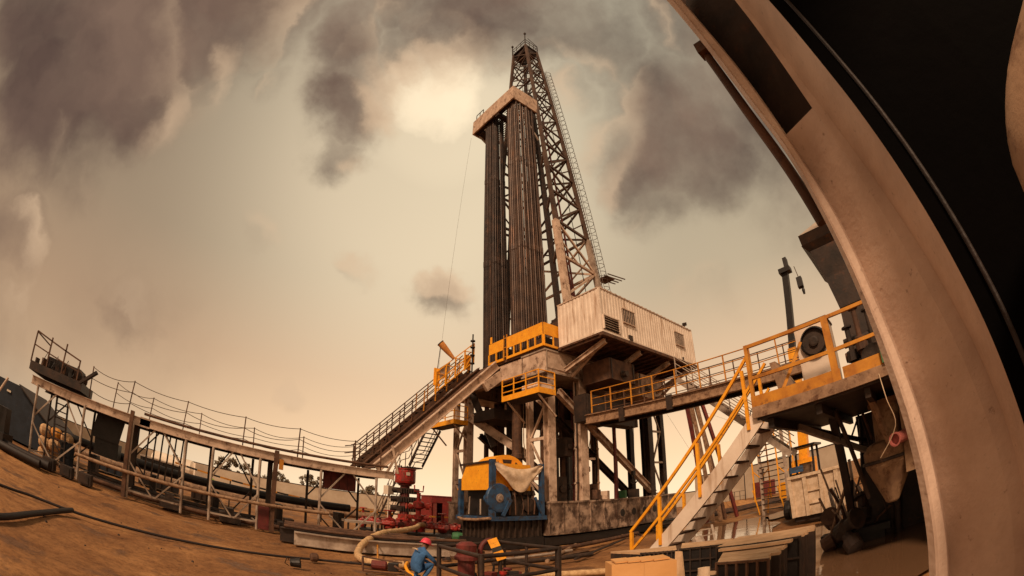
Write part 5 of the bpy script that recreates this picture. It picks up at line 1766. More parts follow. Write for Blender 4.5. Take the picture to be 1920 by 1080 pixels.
wk = figure('crouching worker in blue coverall and pink helmet tending a hose', (5.22, 9.72, .03), R(8), J, E_, rad_, cols_, .97)
helmet(wk, (.345, 0, .985), 'pink')
mb = MB().quad((-.02, -.10, .80), (-.02, .10, .80), (.10, .10, .84), (.10, -.10, .84), .004)
mb = MB()
pts = [Vector((.06 + .015 * math.sin(a), .155 * math.sin(a), .80 + .02 * math.cos(a))) for a in [R(k) for k in range(-70, 71, 14)]]
mb.tube([p_ + Vector((-.035 - .02 * math.cos(i * .3), 0, .03)) for i, p_ in enumerate(pts)], .018, 6)
mb.build('reflective_strip', 'canvas', wk)

# standing, leaning figure far behind the catwalk
J2 = {'pelvis': (0, 0, .95), 'waist': (.05, 0, 1.10), 'chest': (.22, 0, 1.32), 'neck': (.36, 0, 1.46), 'head': (.43, 0, 1.54), 'crown': (.46, 0, 1.62), 'nose': (.53, 0, 1.53)}
E2 = [('pelvis', 'waist'), ('waist', 'chest'), ('chest', 'neck'), ('neck', 'head'), ('head', 'crown'), ('head', 'nose')]
r2 = {'pelvis': (.16, .13), 'waist': (.15, .12), 'chest': (.18, .13), 'neck': .06, 'head': .09, 'crown': .06, 'nose': .018}
c2 = {'neck': 1, 'head': 1, 'crown': 1, 'nose': 1, 'chest': 3, 'waist': 3}
for s, n in ((1, 'l'), (-1, 'r')):
    J2.update({n + 'hip': (0, .1 * s, .9), n + 'knee': (.06, .13 * s, .5), n + 'ankle': (-.02, .14 * s, .09), n + 'toe': (.16, .15 * s, .05), n + 'shoulder': (.27, .2 * s, 1.38), n + 'elbow': (.42, .26 * s, 1.14), n + 'wrist': (.64, .2 * s, 1.08), n + 'palm': (.72, .18 * s, 1.07)})
    r2.update({n + 'hip': .1, n + 'knee': .07, n + 'ankle': .05, n + 'toe': .045, n + 'shoulder': .07, n + 'elbow': .05, n + 'wrist': .035, n + 'palm': (.035, .02)})
    c2.update({n + 'toe': 2, n + 'palm': 1, n + 'shoulder': 3})
    E2 += [('pelvis', n + 'hip'), (n + 'hip', n + 'knee'), (n + 'knee', n + 'ankle'), (n + 'ankle', n + 'toe'), ('chest', n + 'shoulder'), (n + 'shoulder', n + 'elbow'), (n + 'elbow', n + 'wrist'), (n + 'wrist', n + 'palm')]
    for q, (dy, L) in enumerate(((-.026, .062), (-.009, .078), (.009, .074), (.026, .058))):
        a, b2 = n + 'f%da' % q, n + 'f%db' % q
        J2[a] = (.75 + L * .4, .18 * s + dy, 1.055)
        J2[b2] = (.75 + L * .9, .18 * s + dy * 1.1, 1.03)
        r2[a], r2[b2] = .0095, .008
        c2[a] = c2[b2] = 1
        E2 += [(n + 'palm', a), (a, b2)]
p = gp(-36.6, 33)
w2 = figure('worker in hi-vis vest leaning over behind the thick black pipe', p, R(150), J2, E2, r2, c2)
helmet(w2, (.455, 0, 1.575), 'red_bright', .5)

# ================================================================== BRIDGE AND TANK PLATFORM (right)
br = thing('walkway_bridge', (17, 4, 5.8), 'long brown walkway bridge from the rig to the tanks', 'walkway')
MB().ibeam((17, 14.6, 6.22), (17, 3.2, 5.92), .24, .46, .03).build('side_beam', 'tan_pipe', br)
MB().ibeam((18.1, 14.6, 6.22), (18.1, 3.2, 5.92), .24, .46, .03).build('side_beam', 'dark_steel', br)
d_ = MB().bar((17.55, 14.6, 6.48), (17.55, 3.2, 6.18), 1.2, .04)
for i in range(9):
    y = 14.2 - i * 1.3
    d_.bar((17.03, y, 6.3 - .025 * i), (18.07, y, 6.3 - .025 * i), .1, .16)
d_.build('deck', 'rust_brown', br)
for y in (9.6, 12.2):
    MB().box((16.86, y, 5.75), (16.94, y + .3, 6.4)).build('splice_plate', 'dark_steel', br)
railing('bridge_handrail', [(17.0, 14.2, 6.5), (17.0, 3.4, 6.2)], 'near yellow handrail of the brown walkway bridge', h=1.1, gap=1.25, r=.026, m='yellow_dull', mids=(.33, .66))
railing('bridge_handrail', [(18.1, 14.2, 6.5), (18.1, 3.4, 6.2)], 'far rust brown handrail of the walkway bridge', h=1.1, gap=1.25, r=.024, m='rust_brown', mids=(.33, .66))
t = thing('hoist_hook', (20.2, 14.2, 3.0), 'black lifting hook hanging from chains under the rig floor', 'hook')
MB().tube([(20.2, 14.2, 6.6), (20.2, 14.2, 3.6)], .015, 5).tube([(20.35, 14.1, 6.6), (20.25, 14.15, 3.6)], .015, 5).build('chain', 'black', t)
MB().cbox((20.2, 14.2, 3.5), (.2, .16, .26)).build('hook_block', 'black', t)
MB().tube(smooth_pts([(20.2, 14.2, 3.38), (20.2, 14.2, 3.2), (20.06, 14.3, 3.05), (20.2, 14.2, 2.9), (20.36, 14.08, 3.05), (20.36, 14.08, 3.15)], 4), .035, 6).build('hook', 'black', t)
# tan and red timbers / tubulars leaning under the bridge
labels = ['leftmost maroon pole leaning under the walkway bridge', 'pale timber pole in the leaning bunch under the bridge', 'tan pole between the maroon poles under the bridge', 'thin tan pole with a pale lower end under the bridge', 'rightmost maroon pole of the leaning bunch', 'thin rearmost pole of the leaning bunch']
for k, (xa, ya_, xb, yb_, m) in enumerate(((25.6, 13.6, 26.3, 13.0, 'maroon'), (25.9, 13.4, 26.4, 12.6, 'tan_pipe'), (26.1, 13.1, 26.9, 12.3, 'tan_pipe'), (25.9, 13.6, 26.6, 13.3, 'wood'), (26.6, 12.9, 28.4, 11.8, 'maroon'), (26.3, 13.2, 27.8, 12.4, 'rust_brown'))):
    solo(MB().bar((xb, yb_, 0), (xa, ya_, 8.4 - .15 * k), .2, .2), 'leaning_pole', m, labels[k], 'pole', 'poles leaning under the bridge')
# grey stair beyond the bridge
t = thing('far_stair', (19, 9, 7.4), 'grey steel stair descending behind the walkway bridge', 'stair')
stair(t, (19.0, 10.4, 7.6), (19.0, 5.2, 2.9), .9, (1, 0, 0), 'grey_steel', 20, 'dark_steel', .2, .26)
rl = MB()
for x in (19, 19.9):
    for k in (.35, .7, 1.05):
        rl.tube([(x, 10.4, 7.7 + k), (x, 5.2, 3.0 + k)], .022, 5)
rl.build('rail', 'grey_steel', t)
for k in range(7):
    q = lerp((19, 10.4, 7.7), (19, 5.2, 3.0), k / 6)
    MB().bar(q, q + Vector((0, 0, 1.05)), .045, .045).build('post', 'grey_steel', t)

# tank platform
PZ = 3.2
pf = thing('tank_platform', (7.1, 0, 0), 'large mud tank platform with yellow kick plate and shaded underside', 'platform')
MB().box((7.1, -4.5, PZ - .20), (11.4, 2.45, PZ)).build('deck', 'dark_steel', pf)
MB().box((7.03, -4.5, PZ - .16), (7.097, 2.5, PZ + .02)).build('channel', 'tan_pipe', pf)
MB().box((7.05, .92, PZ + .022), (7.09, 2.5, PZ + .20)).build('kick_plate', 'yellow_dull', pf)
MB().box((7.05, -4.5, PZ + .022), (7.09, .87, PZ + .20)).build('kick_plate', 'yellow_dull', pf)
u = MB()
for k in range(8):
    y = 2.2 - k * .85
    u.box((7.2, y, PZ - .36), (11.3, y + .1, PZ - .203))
u.build('underside_beam', 'dark_steel', pf)  # underside and clutter below kept dark in colour to stand for deep shade
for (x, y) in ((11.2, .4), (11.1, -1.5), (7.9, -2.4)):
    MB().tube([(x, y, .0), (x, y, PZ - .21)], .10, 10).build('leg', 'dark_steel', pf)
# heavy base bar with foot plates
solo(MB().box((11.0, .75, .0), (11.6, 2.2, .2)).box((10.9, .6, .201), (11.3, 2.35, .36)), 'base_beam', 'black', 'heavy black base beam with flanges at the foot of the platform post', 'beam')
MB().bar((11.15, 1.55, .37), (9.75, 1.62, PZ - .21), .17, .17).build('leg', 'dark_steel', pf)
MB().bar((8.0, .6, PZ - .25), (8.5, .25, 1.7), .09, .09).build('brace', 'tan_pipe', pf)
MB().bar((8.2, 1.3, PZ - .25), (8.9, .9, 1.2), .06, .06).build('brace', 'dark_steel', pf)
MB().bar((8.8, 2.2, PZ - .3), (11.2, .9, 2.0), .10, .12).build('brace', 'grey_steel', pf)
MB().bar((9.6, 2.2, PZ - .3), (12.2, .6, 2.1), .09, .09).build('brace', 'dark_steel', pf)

t = thing('platform_handrail', (7.1, 2.46, PZ), 'chunky yellow square-tube handrail along the front of the tank platform', 'handrail')
for (ya, yb, gate) in ((2.46, 1.03, 0), (.97, -.9, 1)):
    mb = MB()
    for z in (.5, 1.04):
        mb.bar((7.07, ya, PZ + z), (7.07, yb, PZ + z), .055, .055)
    mb.build('rail', 'yellow_dull', t)
    for y in (ya, yb):
        MB().bar((7.07, y, PZ - .05), (7.07, y, PZ + 1.07), .06, .06).build('post', 'yellow_dull', t)
MB().bar((7.07, -.9, PZ + .5), (7.07, -4, PZ + .5), .05, .05).build('rail', 'yellow_dull', t)
MB().bar((7.07, 2.05, PZ), (7.4, 1.55, PZ + .9), .05, .05).build('brace', 'yellow_dull', t)

# entrance stair
st_ = thing('platform_stair', (7.1, 2.5, PZ), 'pale broad-stringer stair with bright yellow rails up to the tank platform', 'stair')
T0, T1 = Vector((7.14, 2.45, 3.05)), Vector((7.14, 5.6, .0))
for k, x in enumerate((7.14, 7.98)):
    MB().bar((x, T0.y, T0.z), (x, T1.y, T1.z), .05, .25).build('stringer', 'white_paint', st_)
for i in range(1, 14):
    q = lerp(T0, T1, (i - .3) / 13.2)
    MB().box((7.168, q.y - .10, q.z - .016), (7.952, q.y + .10, q.z + .016)).build('tread', 'rust_brown', st_)
for x, m in ((7.11, 'yellow'), (8.02, 'yellow')):
    mb = MB()
    up = .98
    mb.bar((x, 2.45, 3.15 + up), (x, 5.10, 3.15 - 2.65 * .968 + up * .82), .05, .05)
    mb.bar((x, 2.45, 3.15 + .50), (x, 5.10, 3.15 - 2.65 * .968 + .42), .045, .045)
    mb.build('rail', m, st_)
    for y in (2.62, 3.62, 4.45, 5.08):
        z = 3.15 - (y - 2.45) * .968
        MB().bar((x, y, z - .10), (x, y, z + .90 - .05 * (y - 2.6)), .055, .055).build('post', m, st_)

# switch cabinet with the big round fan
t = thing('fan_cabinet', (8.0, 1.45, PZ), 'pale steel cabinet with a big round black fan on the platform', 'cabinet')
MB().box((7.75, 1.06, PZ + .005), (8.35, 1.70, PZ + 1.26)).build('body', 'white_paint', t)
MB().box((7.73, 1.04, PZ + 1.262), (8.37, 1.72, PZ + 1.30)).build('lid', 'rust_brown', t)
MB().lathe((7.74, 1.36, PZ + .92), [(.17, 0), (.26, -.005), (.26, .06), (.23, .09), (.23, .02), (.17, .02)], 28, (-1, 0, 0)).build('fan_ring', 'black', t)
MB().lathe((7.72, 1.36, PZ + .92), [(0, 0), (.225, 0), (.225, .01), (.09, .012), (.09, .05), (.06, .06), (0, .06)], 24, (-1, 0, 0)).build('fan_face', 'grime_shade', t)
mb = MB().prism([(8.2, 2.25, PZ + .0), (8.2, 1.75, PZ + .0), (8.2, 1.85, PZ + .12), (8.2, 2.3, PZ + .95), (8.2, 2.42, PZ + .95)], (.5, 0, 0))
solo(mb, 'leaning_plate', 'tan_pipe', 'tapered rusty steel chute leaning left of the fan cabinet', 'chute')
# hopper tower behind
t = thing('hopper_tower', (9.0, 0, PZ), 'tall dark flared hopper rising behind the platform rails', 'hopper')
cx0 = 8.95
prof = [(.92, 3.25), (.86, 4.9), (.98, 5.6), (1.12, 6.25), (1.26, 6.42), (1.26, 6.66)]
for i in range(len(prof) - 1):
    (ya, za), (yb, zb) = prof[i], prof[i + 1]
    MB()._add([(cx0, ya, za), (cx0 + 2.2, ya, za), (cx0 + 2.2, -2.5, za), (cx0, -2.5, za), (cx0 - (yb - .92) * .4, yb, zb), (cx0 + 2.2, yb, zb), (cx0 + 2.2, -2.5, zb), (cx0 - (yb - .92) * .4, -2.5, zb)],
               [(0, 3, 2, 1), (4, 5, 6, 7), (0, 1, 5, 4), (1, 2, 6, 5), (2, 3, 7, 6), (3, 0, 4, 7)]).build('shell', 'dark_steel', t)
MB()._add([(cx0 - .14, 1.26, 6.66), (cx0 + 2.2, 1.26, 6.66), (cx0 + 2.2, -2.5, 6.66), (cx0 - .14, -2.5, 6.66), (cx0 + .3, .5, 7.1), (cx0 + 1.5, .5, 7.1), (cx0 + 1.5, -2, 7.1), (cx0 + .3, -2, 7.1)],
          [(4, 5, 6, 7), (0, 1, 5, 4), (1, 2, 6, 5), (2, 3, 7, 6), (3, 0, 4, 7), (0, 3, 2, 1)]).build('lid', 'grey_steel', t)
# valves and pipework on the platform
t = thing('platform_pipework', (8.2, .3, PZ), 'dark valves and pipes crowded behind the platform rail', 'pipework')
random.seed(71)
for k in range(9):
    y = .75 - k * .22
    x = 7.9 + random.uniform(0, .5)
    h = random.uniform(.6, 1.25)
    MB().lathe((x, y, PZ + .005), [(.06, 0), (.06, h * .4), (.11, h * .42), (.11, h * .6), (.05, h * .62), (.05, h), (.10, h + .01), (.10, h + .04)], 10).build('valve', ['dark_steel', 'rust_brown', 'grime_shade'][k % 3], t)
for k in range(3):
    MB().tube([(8.0 + .2 * k, .9, PZ + .25 + .3 * k), (8.0 + .2 * k, -1.6, PZ + .25 + .3 * k)], .09, 8).build('pipe', ['dark_steel', 'rust_brown', 'dark_steel'][k], t)
MB().lathe((7.6, .35, PZ + .3), [(0, 0), (.22, .02), (.24, .1), (.24, .5), (.2, .55), (0, .56)], 14, (1, 0, 0)).build('motor', 'grime_shade', t)
MB().tube(smooth_pts([(7.2, -.05, PZ + 1.3), (7.15, .05, PZ + .9), (7.1, -.05, PZ + .6), (7.0, -.12, PZ + .2)], 4), .03, 6).build('hose', 'grey_steel', t)
solo(MB().tube(smooth_pts([(7.02, .30, PZ - .1), (7.0, .25, 2.7), (7.2, .18, 2.3), (7.4, .5, 1.9)], 5), .008, 6), 'loose_cable', 'canvas', 'pale cable drooping from the platform edge', 'cable')
solo(MB().box((6.98, .12, PZ + .03), (7.03, .20, PZ + .30)), 'green_sleeve', 'green', 'green cloth sleeve tied to the platform edge by the frame', 'sleeve')

# under the platform: cone tank, red nozzle, ducts, tangle
t = thing('cone_tank', (9.2, .6, 0), 'grimy tan cone-bottomed tank hanging in the shade under the platform', 'tank')
MB().lathe((8.85, .42, 1.02), [(.10, 0), (.14, .03), (.50, .72), (.52, 1.0), (.42, 1.12), (.3, 1.16)], 24).build('shell', 'tank_tan', t)
MB().lathe((8.85, .42, 1.80), [(.53, 0), (.555, .01), (.555, .05), (.53, .06)], 24).build('hoop', 'dark_steel', t)
MB().lathe((8.75, .38, 2.18), [(.28, 0), (.28, .6), (.34, .62), (.34, .7)], 16).build('neck', 'tank_tan', t)
t = thing('nozzle', (7.9, .05, 1.9), 'stubby pink red nozzle poking out beside the frame', 'nozzle')
MB().lathe((8.5, -.05, 2.15), [(.10, 0), (.10, .75), (.115, .76), (.115, .8), (.09, .8), (.09, .7)], 18, (-.9, .35, -.05)).build('body', 'pink_worn', t)
MB().box((8.4, -.5, 1.5), (9.0, .1, 2.6)).build('housing', 'tank_tan', t)
t = thing('pump_wreckage', (10, 2.2, 0), 'tangle of pumps, rods and hoses in the shade under the platform', 'machinery')
random.seed(23)
for k in range(34):
    x, y = random.uniform(10.6, 14.0), random.uniform(.4, 2.3)
    a = Vector((x, y, random.uniform(0, .3)))
    b = a + Vector((random.uniform(-.7, .7), random.uniform(-.7, .7), random.uniform(.5, 1.9)))
    MB().tube([a, lerp(a, b, .5) + Vector((random.uniform(-.15, .15), 0, .1)), b], random.uniform(.02, .05), 6).build('rod', ['dark_steel', 'rust_brown', 'grey_steel', 'tan_pipe', 'cream_steel'][k % 5], t)
for k in range(7):
    x, y = 9.8 + k * .5, 1.3 + .5 * (k % 3)
    MB().lathe((x, y, .1 + .35 * (k % 2)), [(.05, 0), (.2, .03), (.22, .3), (.15, .35), (.15, .6), (.25, .62), (.25, .7)], 12, (random.uniform(-1, 1), random.uniform(-1, 1), .4)).build('pump_body', ['dark_steel', 'grime_shade', 'rust_brown'][k % 3], t)
for k in range(3):
    MB().tube([(11.6 + k * .5, 1.7, 0), (12.2 + k * .5, 1.0, 1.9)], .03, 6).build('yellow_rod', 'yellow_dull', t)
for k in range(26):
    x, y = random.uniform(9.4, 11.2), random.uniform(-1.6, 1.2)
    z = random.uniform(1.2, 2.6)
    if k % 2:
        MB().tube([(x, y, 2.95), (x + random.uniform(-.3, .3), y + random.uniform(-.3, .3), z)], random.uniform(.02, .05), 6).build('rod', ['dark_steel', 'black', 'rust_brown'][k % 3], t)
    else:
        MB().cbox((x + .8, y, random.uniform(.3, 2.3)), (random.uniform(.2, .5), random.uniform(.2, .5), random.uniform(.2, .5)), random.uniform(0, 3), random.uniform(-.3, .3)).build('gear_box', ['dark_steel', 'black', 'grime_shade'][k % 3], t)
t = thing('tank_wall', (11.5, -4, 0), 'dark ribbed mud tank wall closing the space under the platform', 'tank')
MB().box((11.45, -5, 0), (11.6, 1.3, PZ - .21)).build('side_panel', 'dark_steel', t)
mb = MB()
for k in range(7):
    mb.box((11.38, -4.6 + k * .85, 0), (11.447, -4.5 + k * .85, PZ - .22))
mb.build('rib', 'grime_shade', t)
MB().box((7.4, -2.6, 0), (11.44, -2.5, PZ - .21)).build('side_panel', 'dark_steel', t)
MB().box((7.6, -2.2, .1), (9.0, -.9, 2.4)).build('sump_box', 'grime_shade', t)

# white ribbed skip
t = thing('skip', (17.5, 4.2, 0), 'cream ribbed steel skip standing beyond the puddles', 'skip')
a0, a1 = Vector((18.0, 4.98, 0)), Vector((17.9, 3.02, 0))
L_ = (a1 - a0); Ln = L_.normalized(); Nn = Vector((-Ln.y, Ln.x, 0))
if Nn.dot(a0) < 0:
    Nn = -Nn
zt = 1.85
MB()._add([a0 + Vector((0, 0, .28)), a1 + Vector((0, 0, .28)), a1 + Nn * 1.6 + Vector((0, 0, .28)), a0 + Nn * 1.6 + Vector((0, 0, .28)),
           a0 - Ln * .12 - Nn * .1 + Vector((0, 0, zt)), a1 + Ln * .0 - Nn * .1 + Vector((0, 0, zt)), a1 + Nn * 1.7 + Vector((0, 0, zt)), a0 - Ln * .12 + Nn * 1.7 + Vector((0, 0, zt))],
          [(0, 3, 2, 1), (0, 1, 5, 4), (1, 2, 6, 5), (2, 3, 7, 6), (3, 0, 4, 7)]).build('body', 'canvas', t)
mb = MB()
for k in (0.02, .33, .66, .97):
    b0 = lerp(a0, a1, k) + Vector((0, 0, .28)) - Nn * .03
    b1 = lerp(a0 - Ln * .12, a1, k) - Nn * .13 + Vector((0, 0, zt))
    mb.bar(b0, b1, .16, .10, tuple(-Nn))
mb.bar(lerp(a0, a1, .33) + Vector((0, 0, .75)) - Nn * .07, lerp(a0, a1, .66) + Vector((0, 0, .75)) - Nn * .07, .05, .05)
mb.bar(lerp(a0, a1, .33) + Vector((0, 0, 1.25)) - Nn * .10, lerp(a0, a1, .66) + Vector((0, 0, 1.25)) - Nn * .10, .05, .05)
mb.build('rib', 'canvas', t)
mb = MB()
mb.bar(a0 - Ln * .15 - Nn * .12 + Vector((0, 0, zt + .05)), a1 + Ln * .03 - Nn * .12 + Vector((0, 0, zt + .05)), .16, .12)
mb.bar(a1 - Nn * .12 + Vector((0, 0, zt + .05)), a1 + Nn * 1.7 + Vector((0, 0, zt + .05)), .14, .12)
mb.build('top_rim', 'canvas', t)
MB().bar(a0 + Nn * .5 + Vector((0, 0, .16)), a1 + Nn * .5 + Vector((0, 0, .16)), .7, .2).build('skid', 'dark_steel', t)
# forklift-like loader behind the skip
t = thing('loader', (19.5, 5.2, 0), 'dark roofed loader parked right behind the cream skip', 'loader')
lp = Vector((21.4, 5.2, 0))
for k, (dx, dy) in enumerate(((-.9, .7), (.9, .7), (-.9, -.7), (.9, -.7))):
    w_ = MB().lathe(lp + Vector((dx, dy, .45)), [(.1, -.15), (.42, -.15), (.46, -.08), (.46, .08), (.42, .15), (.1, .15)], 18, (0, 1, 0)).build('wheel', 'black', t)
    MB().lathe(lp + Vector((dx, dy, .45)), [(.0, -.16), (.2, -.155), (.2, .155), (0, .16)], 12, (0, 1, 0)).build('rim', 'yellow_dull', w_)
    MB().bar(lp + Vector((dx * .75, dy * .85, 1.5)), lp + Vector((dx * .6, dy * .8, 3.15)), .1, .1).build('roof_post', 'black', t)
MB().cbox(lp + Vector((0, 0, 1.0)), (2.3, 1.2, .95)).build('body', 'grime_shade', t)
MB().cbox(lp + Vector((0, 0, 3.2)), (1.7, 1.5, .1)).build('roof', 'black', t)
MB().cbox(lp + Vector((.3, 0, 2.0)), (.5, .6, .9)).build('seat', 'tan_pipe', t)
t = thing('blue_machine', (19.6, 5.2, 0), 'small blue machine cover peeking over the rim of the cream skip', 'machine')
MB().cbox((19.6, 5.2, 2.2), (.6, .6, .26), R(20)).build('cover', 'blue', t)
MB().cbox((19.65, 5.2, 1.0), (.4, .4, 2.05), R(20)).build('body', 'grime_shade', t)

# crane
t = thing('crane', (30, 7, 0), 'tall thin telescopic crane boom on a yellow base against the sky', 'crane')
MB().bar((30, 7.3, 2.5), (30, 6.95, 10.2), .62, .62, (1, 0, 0)).build('boom_base', 'yellow', t)
MB().bar((30, 6.95, 10.21), (30, 6.12, 15.6), .46, .46, (1, 0, 0)).build('boom_extension', 'black', t)
MB().bar((30, 6.98, 9.3), (30, 6.93, 10.3), .6, .6, (1, 0, 0)).build('collar', 'yellow_dull', t)
mb = MB().cbox((29.9, 6.05, 15.75), (.7, .9, .35)).cbox((29.9, 5.85, 16.2), (.4, .3, 1.0), 0, .2)
mb.build('boom_head', 'black', t)
MB().tube([(29.9, 5.3, 15.8), (29.9, 5.2, 14.9)], .03, 5).build('hoist_rope', 'rope', t)
MB().cbox((29.9, 5.2, 14.5), (.35, .4, .8), 0, .2).lathe((29.9, 5.1, 13.6), [(.08, 0), (.12, .3), (.06, .5)], 8).build('hook_block', 'black', t)
MB().box((27.6, 5.6, .7), (32.6, 8.4, 1.7)).build('carrier', 'yellow', t)
for x in (28.4, 29.8, 31.6):
    MB().lathe((x, 5.6, .6), [(.1, -.2), (.55, -.2), (.6, -.1), (.6, .1), (.55, .2), (.1, .2)], 18, (0, 1, 0)).build('wheel', 'black', t)
MB().box((29.3, 6.6, 1.7), (30.8, 8.1, 2.9)).build('turntable', 'yellow', t)

# caged yellow access ladder-stair
t = thing('yellow_stair', (26, 8, 0), 'tall narrow stair tower with slender yellow rails left of the skip', 'stair')
b0, b1 = gp(30.8, 27), gp(34.0, 25.6)
f = MB()
for q in (b0, b1):
    MB().bar(q, q + Vector((.2, .2, 5.2)), .16, .16).build('stringer', 'grey_steel', t)
    w_ = gp(31, 1.4)
    for k in (-.55, .55):
        rl = MB()
        o = Vector((-.766, .643, 0)) * k
        rl.bar(q + o + Vector((0, 0, .9)), q + o + Vector((.2, .2, 6.3)), .07, .07)
        rl.bar(q + o * .5 + Vector((0, 0, .1)), q + o + Vector((.2, .2, 1.6)), .06, .06)
        for z in (2.2, 3.5, 4.8):
            rl.bar(q + Vector((.1, .1, z)), q + o + Vector((.1, .1, z + .5)), .05, .05)
        rl.build('rail', 'yellow', t)
for i in range(16):
    z = .35 + i * .31
    MB().bar(b0 + Vector((z * .038, z * .038, z)), b1 + Vector((z * .038, z * .038, z)), .18, .05).build('tread', 'dark_steel', t)
MB().bar(b0 + Vector((.2, .2, 5.3)), b1 + Vector((2.8, -.6, 5.3)), 1.2, .12).build('landing', 'dark_steel', t)
railing('landing_handrail', [b0 + Vector((.2, .2, 5.35)), b0 + Vector((1.6, .9, 5.35))], 'thin dark rail at the head of the yellow-railed stair tower', m='rust_brown', r=.03)

# aluminium ladder lying in the puddle
t = thing('ladder', (14.5, 6.5, 0), 'short metal ladder leaning at the puddle edge before the skip', 'ladder')
for k in (0, .55):
    MB().bar((13.2 + k, 6.9 - k * .8, .0), (14.3 + k, 7.6 - k * .8, .75), .08, .08).build('side_rail', 'grey_steel', t)
for i in range(4):
    q = lerp((13.2, 6.9, .0), (14.3, 7.6, .75), (i + .5) / 4)
    MB().bar(q, q + Vector((.55, -.44, 0)), .04, .04).build('rung', 'grey_steel', t)
solo(MB().lathe((12.8, 6.5, .02), [(0, 0), (.2, .0), (.22, .1), (.2, .55), (.16, .62), (0, .62)], 14, (.3, .5, .9)), 'steel_cylinder', 'grey_steel', 'small tilted steel cylinder standing in the puddle by the ladder', 'cylinder')

# ================================================================== FOREGROUND STACKS
FR = R(-40)   # rows seen square-on run across the view
def panel_stack(FL_, FR_, BR_, BL_, n, ztop, zbot, label, saw=.03, cells=(4, 4)):
    """upright grating panels standing one behind the other"""
    root = thing('screen_stack', (FL_.x, FL_.y, zbot), label, 'screen stack')
    random.seed(n)
    for k in range(n):
        t0, t1 = k / n, (k + .93) / n
        j = random.uniform(-saw, saw) * 1.6
        jt = random.uniform(-.003, .003)
        a, b = lerp(FL_, BL_, t0), lerp(FR_, BR_, t0)
        c, d = lerp(FR_, BR_, t1), lerp(FL_, BL_, t1)
        w = (b - a).normalized() * j
        mb = MB()
        for (z0, z1, mi) in ((zbot, ztop - .03 + jt, 1), (ztop - .0298 + jt, ztop + jt, 0)):
            mb.cur = mi
            mb._add([a + Vector((0, 0, z0)), b + w + Vector((0, 0, z0)), c + w + Vector((0, 0, z0)), d + Vector((0, 0, z0)),
                     a + Vector((0, 0, z1)), b + w + Vector((0, 0, z1)), c + w + Vector((0, 0, z1)), d + Vector((0, 0, z1))],
                    [(0, 3, 2, 1), (4, 5, 6, 7), (0, 1, 5, 4), (1, 2, 6, 5), (2, 3, 7, 6), (3, 0, 4, 7)])
        mb.build('grating_panel', 'tan_panel', root, ('black' if k == 0 else ['grime_shade', 'dark_steel'][k % 2],))  # only the top strip is tan; sides coloured dark for shadow between panels
    # lattice standing proud of the front panel
    g_ = MB()
    d_ = (FR_ - FL_)
    nrm_ = Vector((d_.y, -d_.x, 0)).normalized()
    if nrm_.dot(FL_) > 0:
        nrm_ = -nrm_
    for i in range(cells[0] + 1):
        q = lerp(FL_, FR_, i / cells[0]) + nrm_ * .02
        g_.bar(q + Vector((0, 0, zbot)), q + Vector((0, 0, ztop)), .018, .038, tuple(nrm_))
    for k in range(cells[1] + 1):
        z = ztop - .012 - (ztop - zbot) * k / cells[1]
        g_.bar(FL_ + nrm_ * .018 + Vector((0, 0, z)), FR_ + nrm_ * .018 + Vector((0, 0, z)), .032, .020)
    g_.build('lattice', 'grime_shade' if n > 9 or n < 5 else 'rust_brown', root)
    return root


panel_stack(gp(24.9, 4.70), gp(31.3, 4.45), gp(33.6, 5.25), gp(25.6, 5.40), 9, 1.245, .35, 'front stack of upright grating panels with tan top edges at the bottom', .03, (5, 5))
panel_stack(gp(24.9, 5.55), gp(35.3, 5.25), gp(37.6, 6.0), gp(27.6, 6.35), 14, 1.30, .1, 'rear stack of upright grating panels with a ragged dark right end', .035, (6, 5))
panel_stack(gp(20.4, 6.35), gp(26.6, 6.2), gp(26.9, 6.7), gp(20.6, 7.0), 4, 1.25, .1, 'dark open grating crate between the carton and the panel stacks', .0, (5, 7))
panel_stack(gp(15.6, 6.4), gp(19.9, 6.3), gp(19.8, 6.9), gp(11.8, 6.9), 3, 1.24, .85, 'brown slab with a dark grid face right behind the carton', .0, (8, 2))
solo(MB().quad(gp(19.6, 5.9, .2), gp(21.6, 5.7, .2), gp(20.6, 6.2, 1.22), gp(19.9, 6.25, 1.22), .03), 'leaning_board', 'tan_panel', 'narrow tan board leaning between the carton and the dark crate', 'board')
panel_stack(gp(22.4, 4.5), gp(24.6, 4.45), gp(24.8, 4.7), gp(22.6, 4.75), 2, 1.16, .5, 'small pale edged crate just left of the front panel stack', .0, (2, 3))
solo(MB().bar(gp(25.2, 5.42, 1.275), gp(34.2, 5.15, 1.275), .10, .03), 'loose_plank', 'tan_panel', 'thin loose tan slat lying on the screens', 'slat')
for k, (az, d, h, lean) in enumerate(((23.4, 4.1, 1.30, .05), (24.6, 3.9, 1.22, .32))):
    p0 = gp(az, d, .3)
    solo(MB().lathe(p0, [(.0, 0), (.055, 0), (.055, h - .3), (.045, h - .3), (.045, h - .35), (0, h - .35)], 16, (lean * .6, lean * .6, 1)), 'paper_roll', 'canvas',
         ['pale rolled sheet standing upright beside the cartons', 'second pale roll leaning right against the low crate'][k], 'roll', 'rolled sheets')
solo(MB().cbox(gp(26.3, 3.9, .78), (.30, .30, .66), R(-60)).cbox(gp(26.3, 3.9, 1.125), (.2, .05, .03), R(-30)), 'small_carton', 'cardboard', 'small brown carton at the bottom edge before the low crate', 'carton')
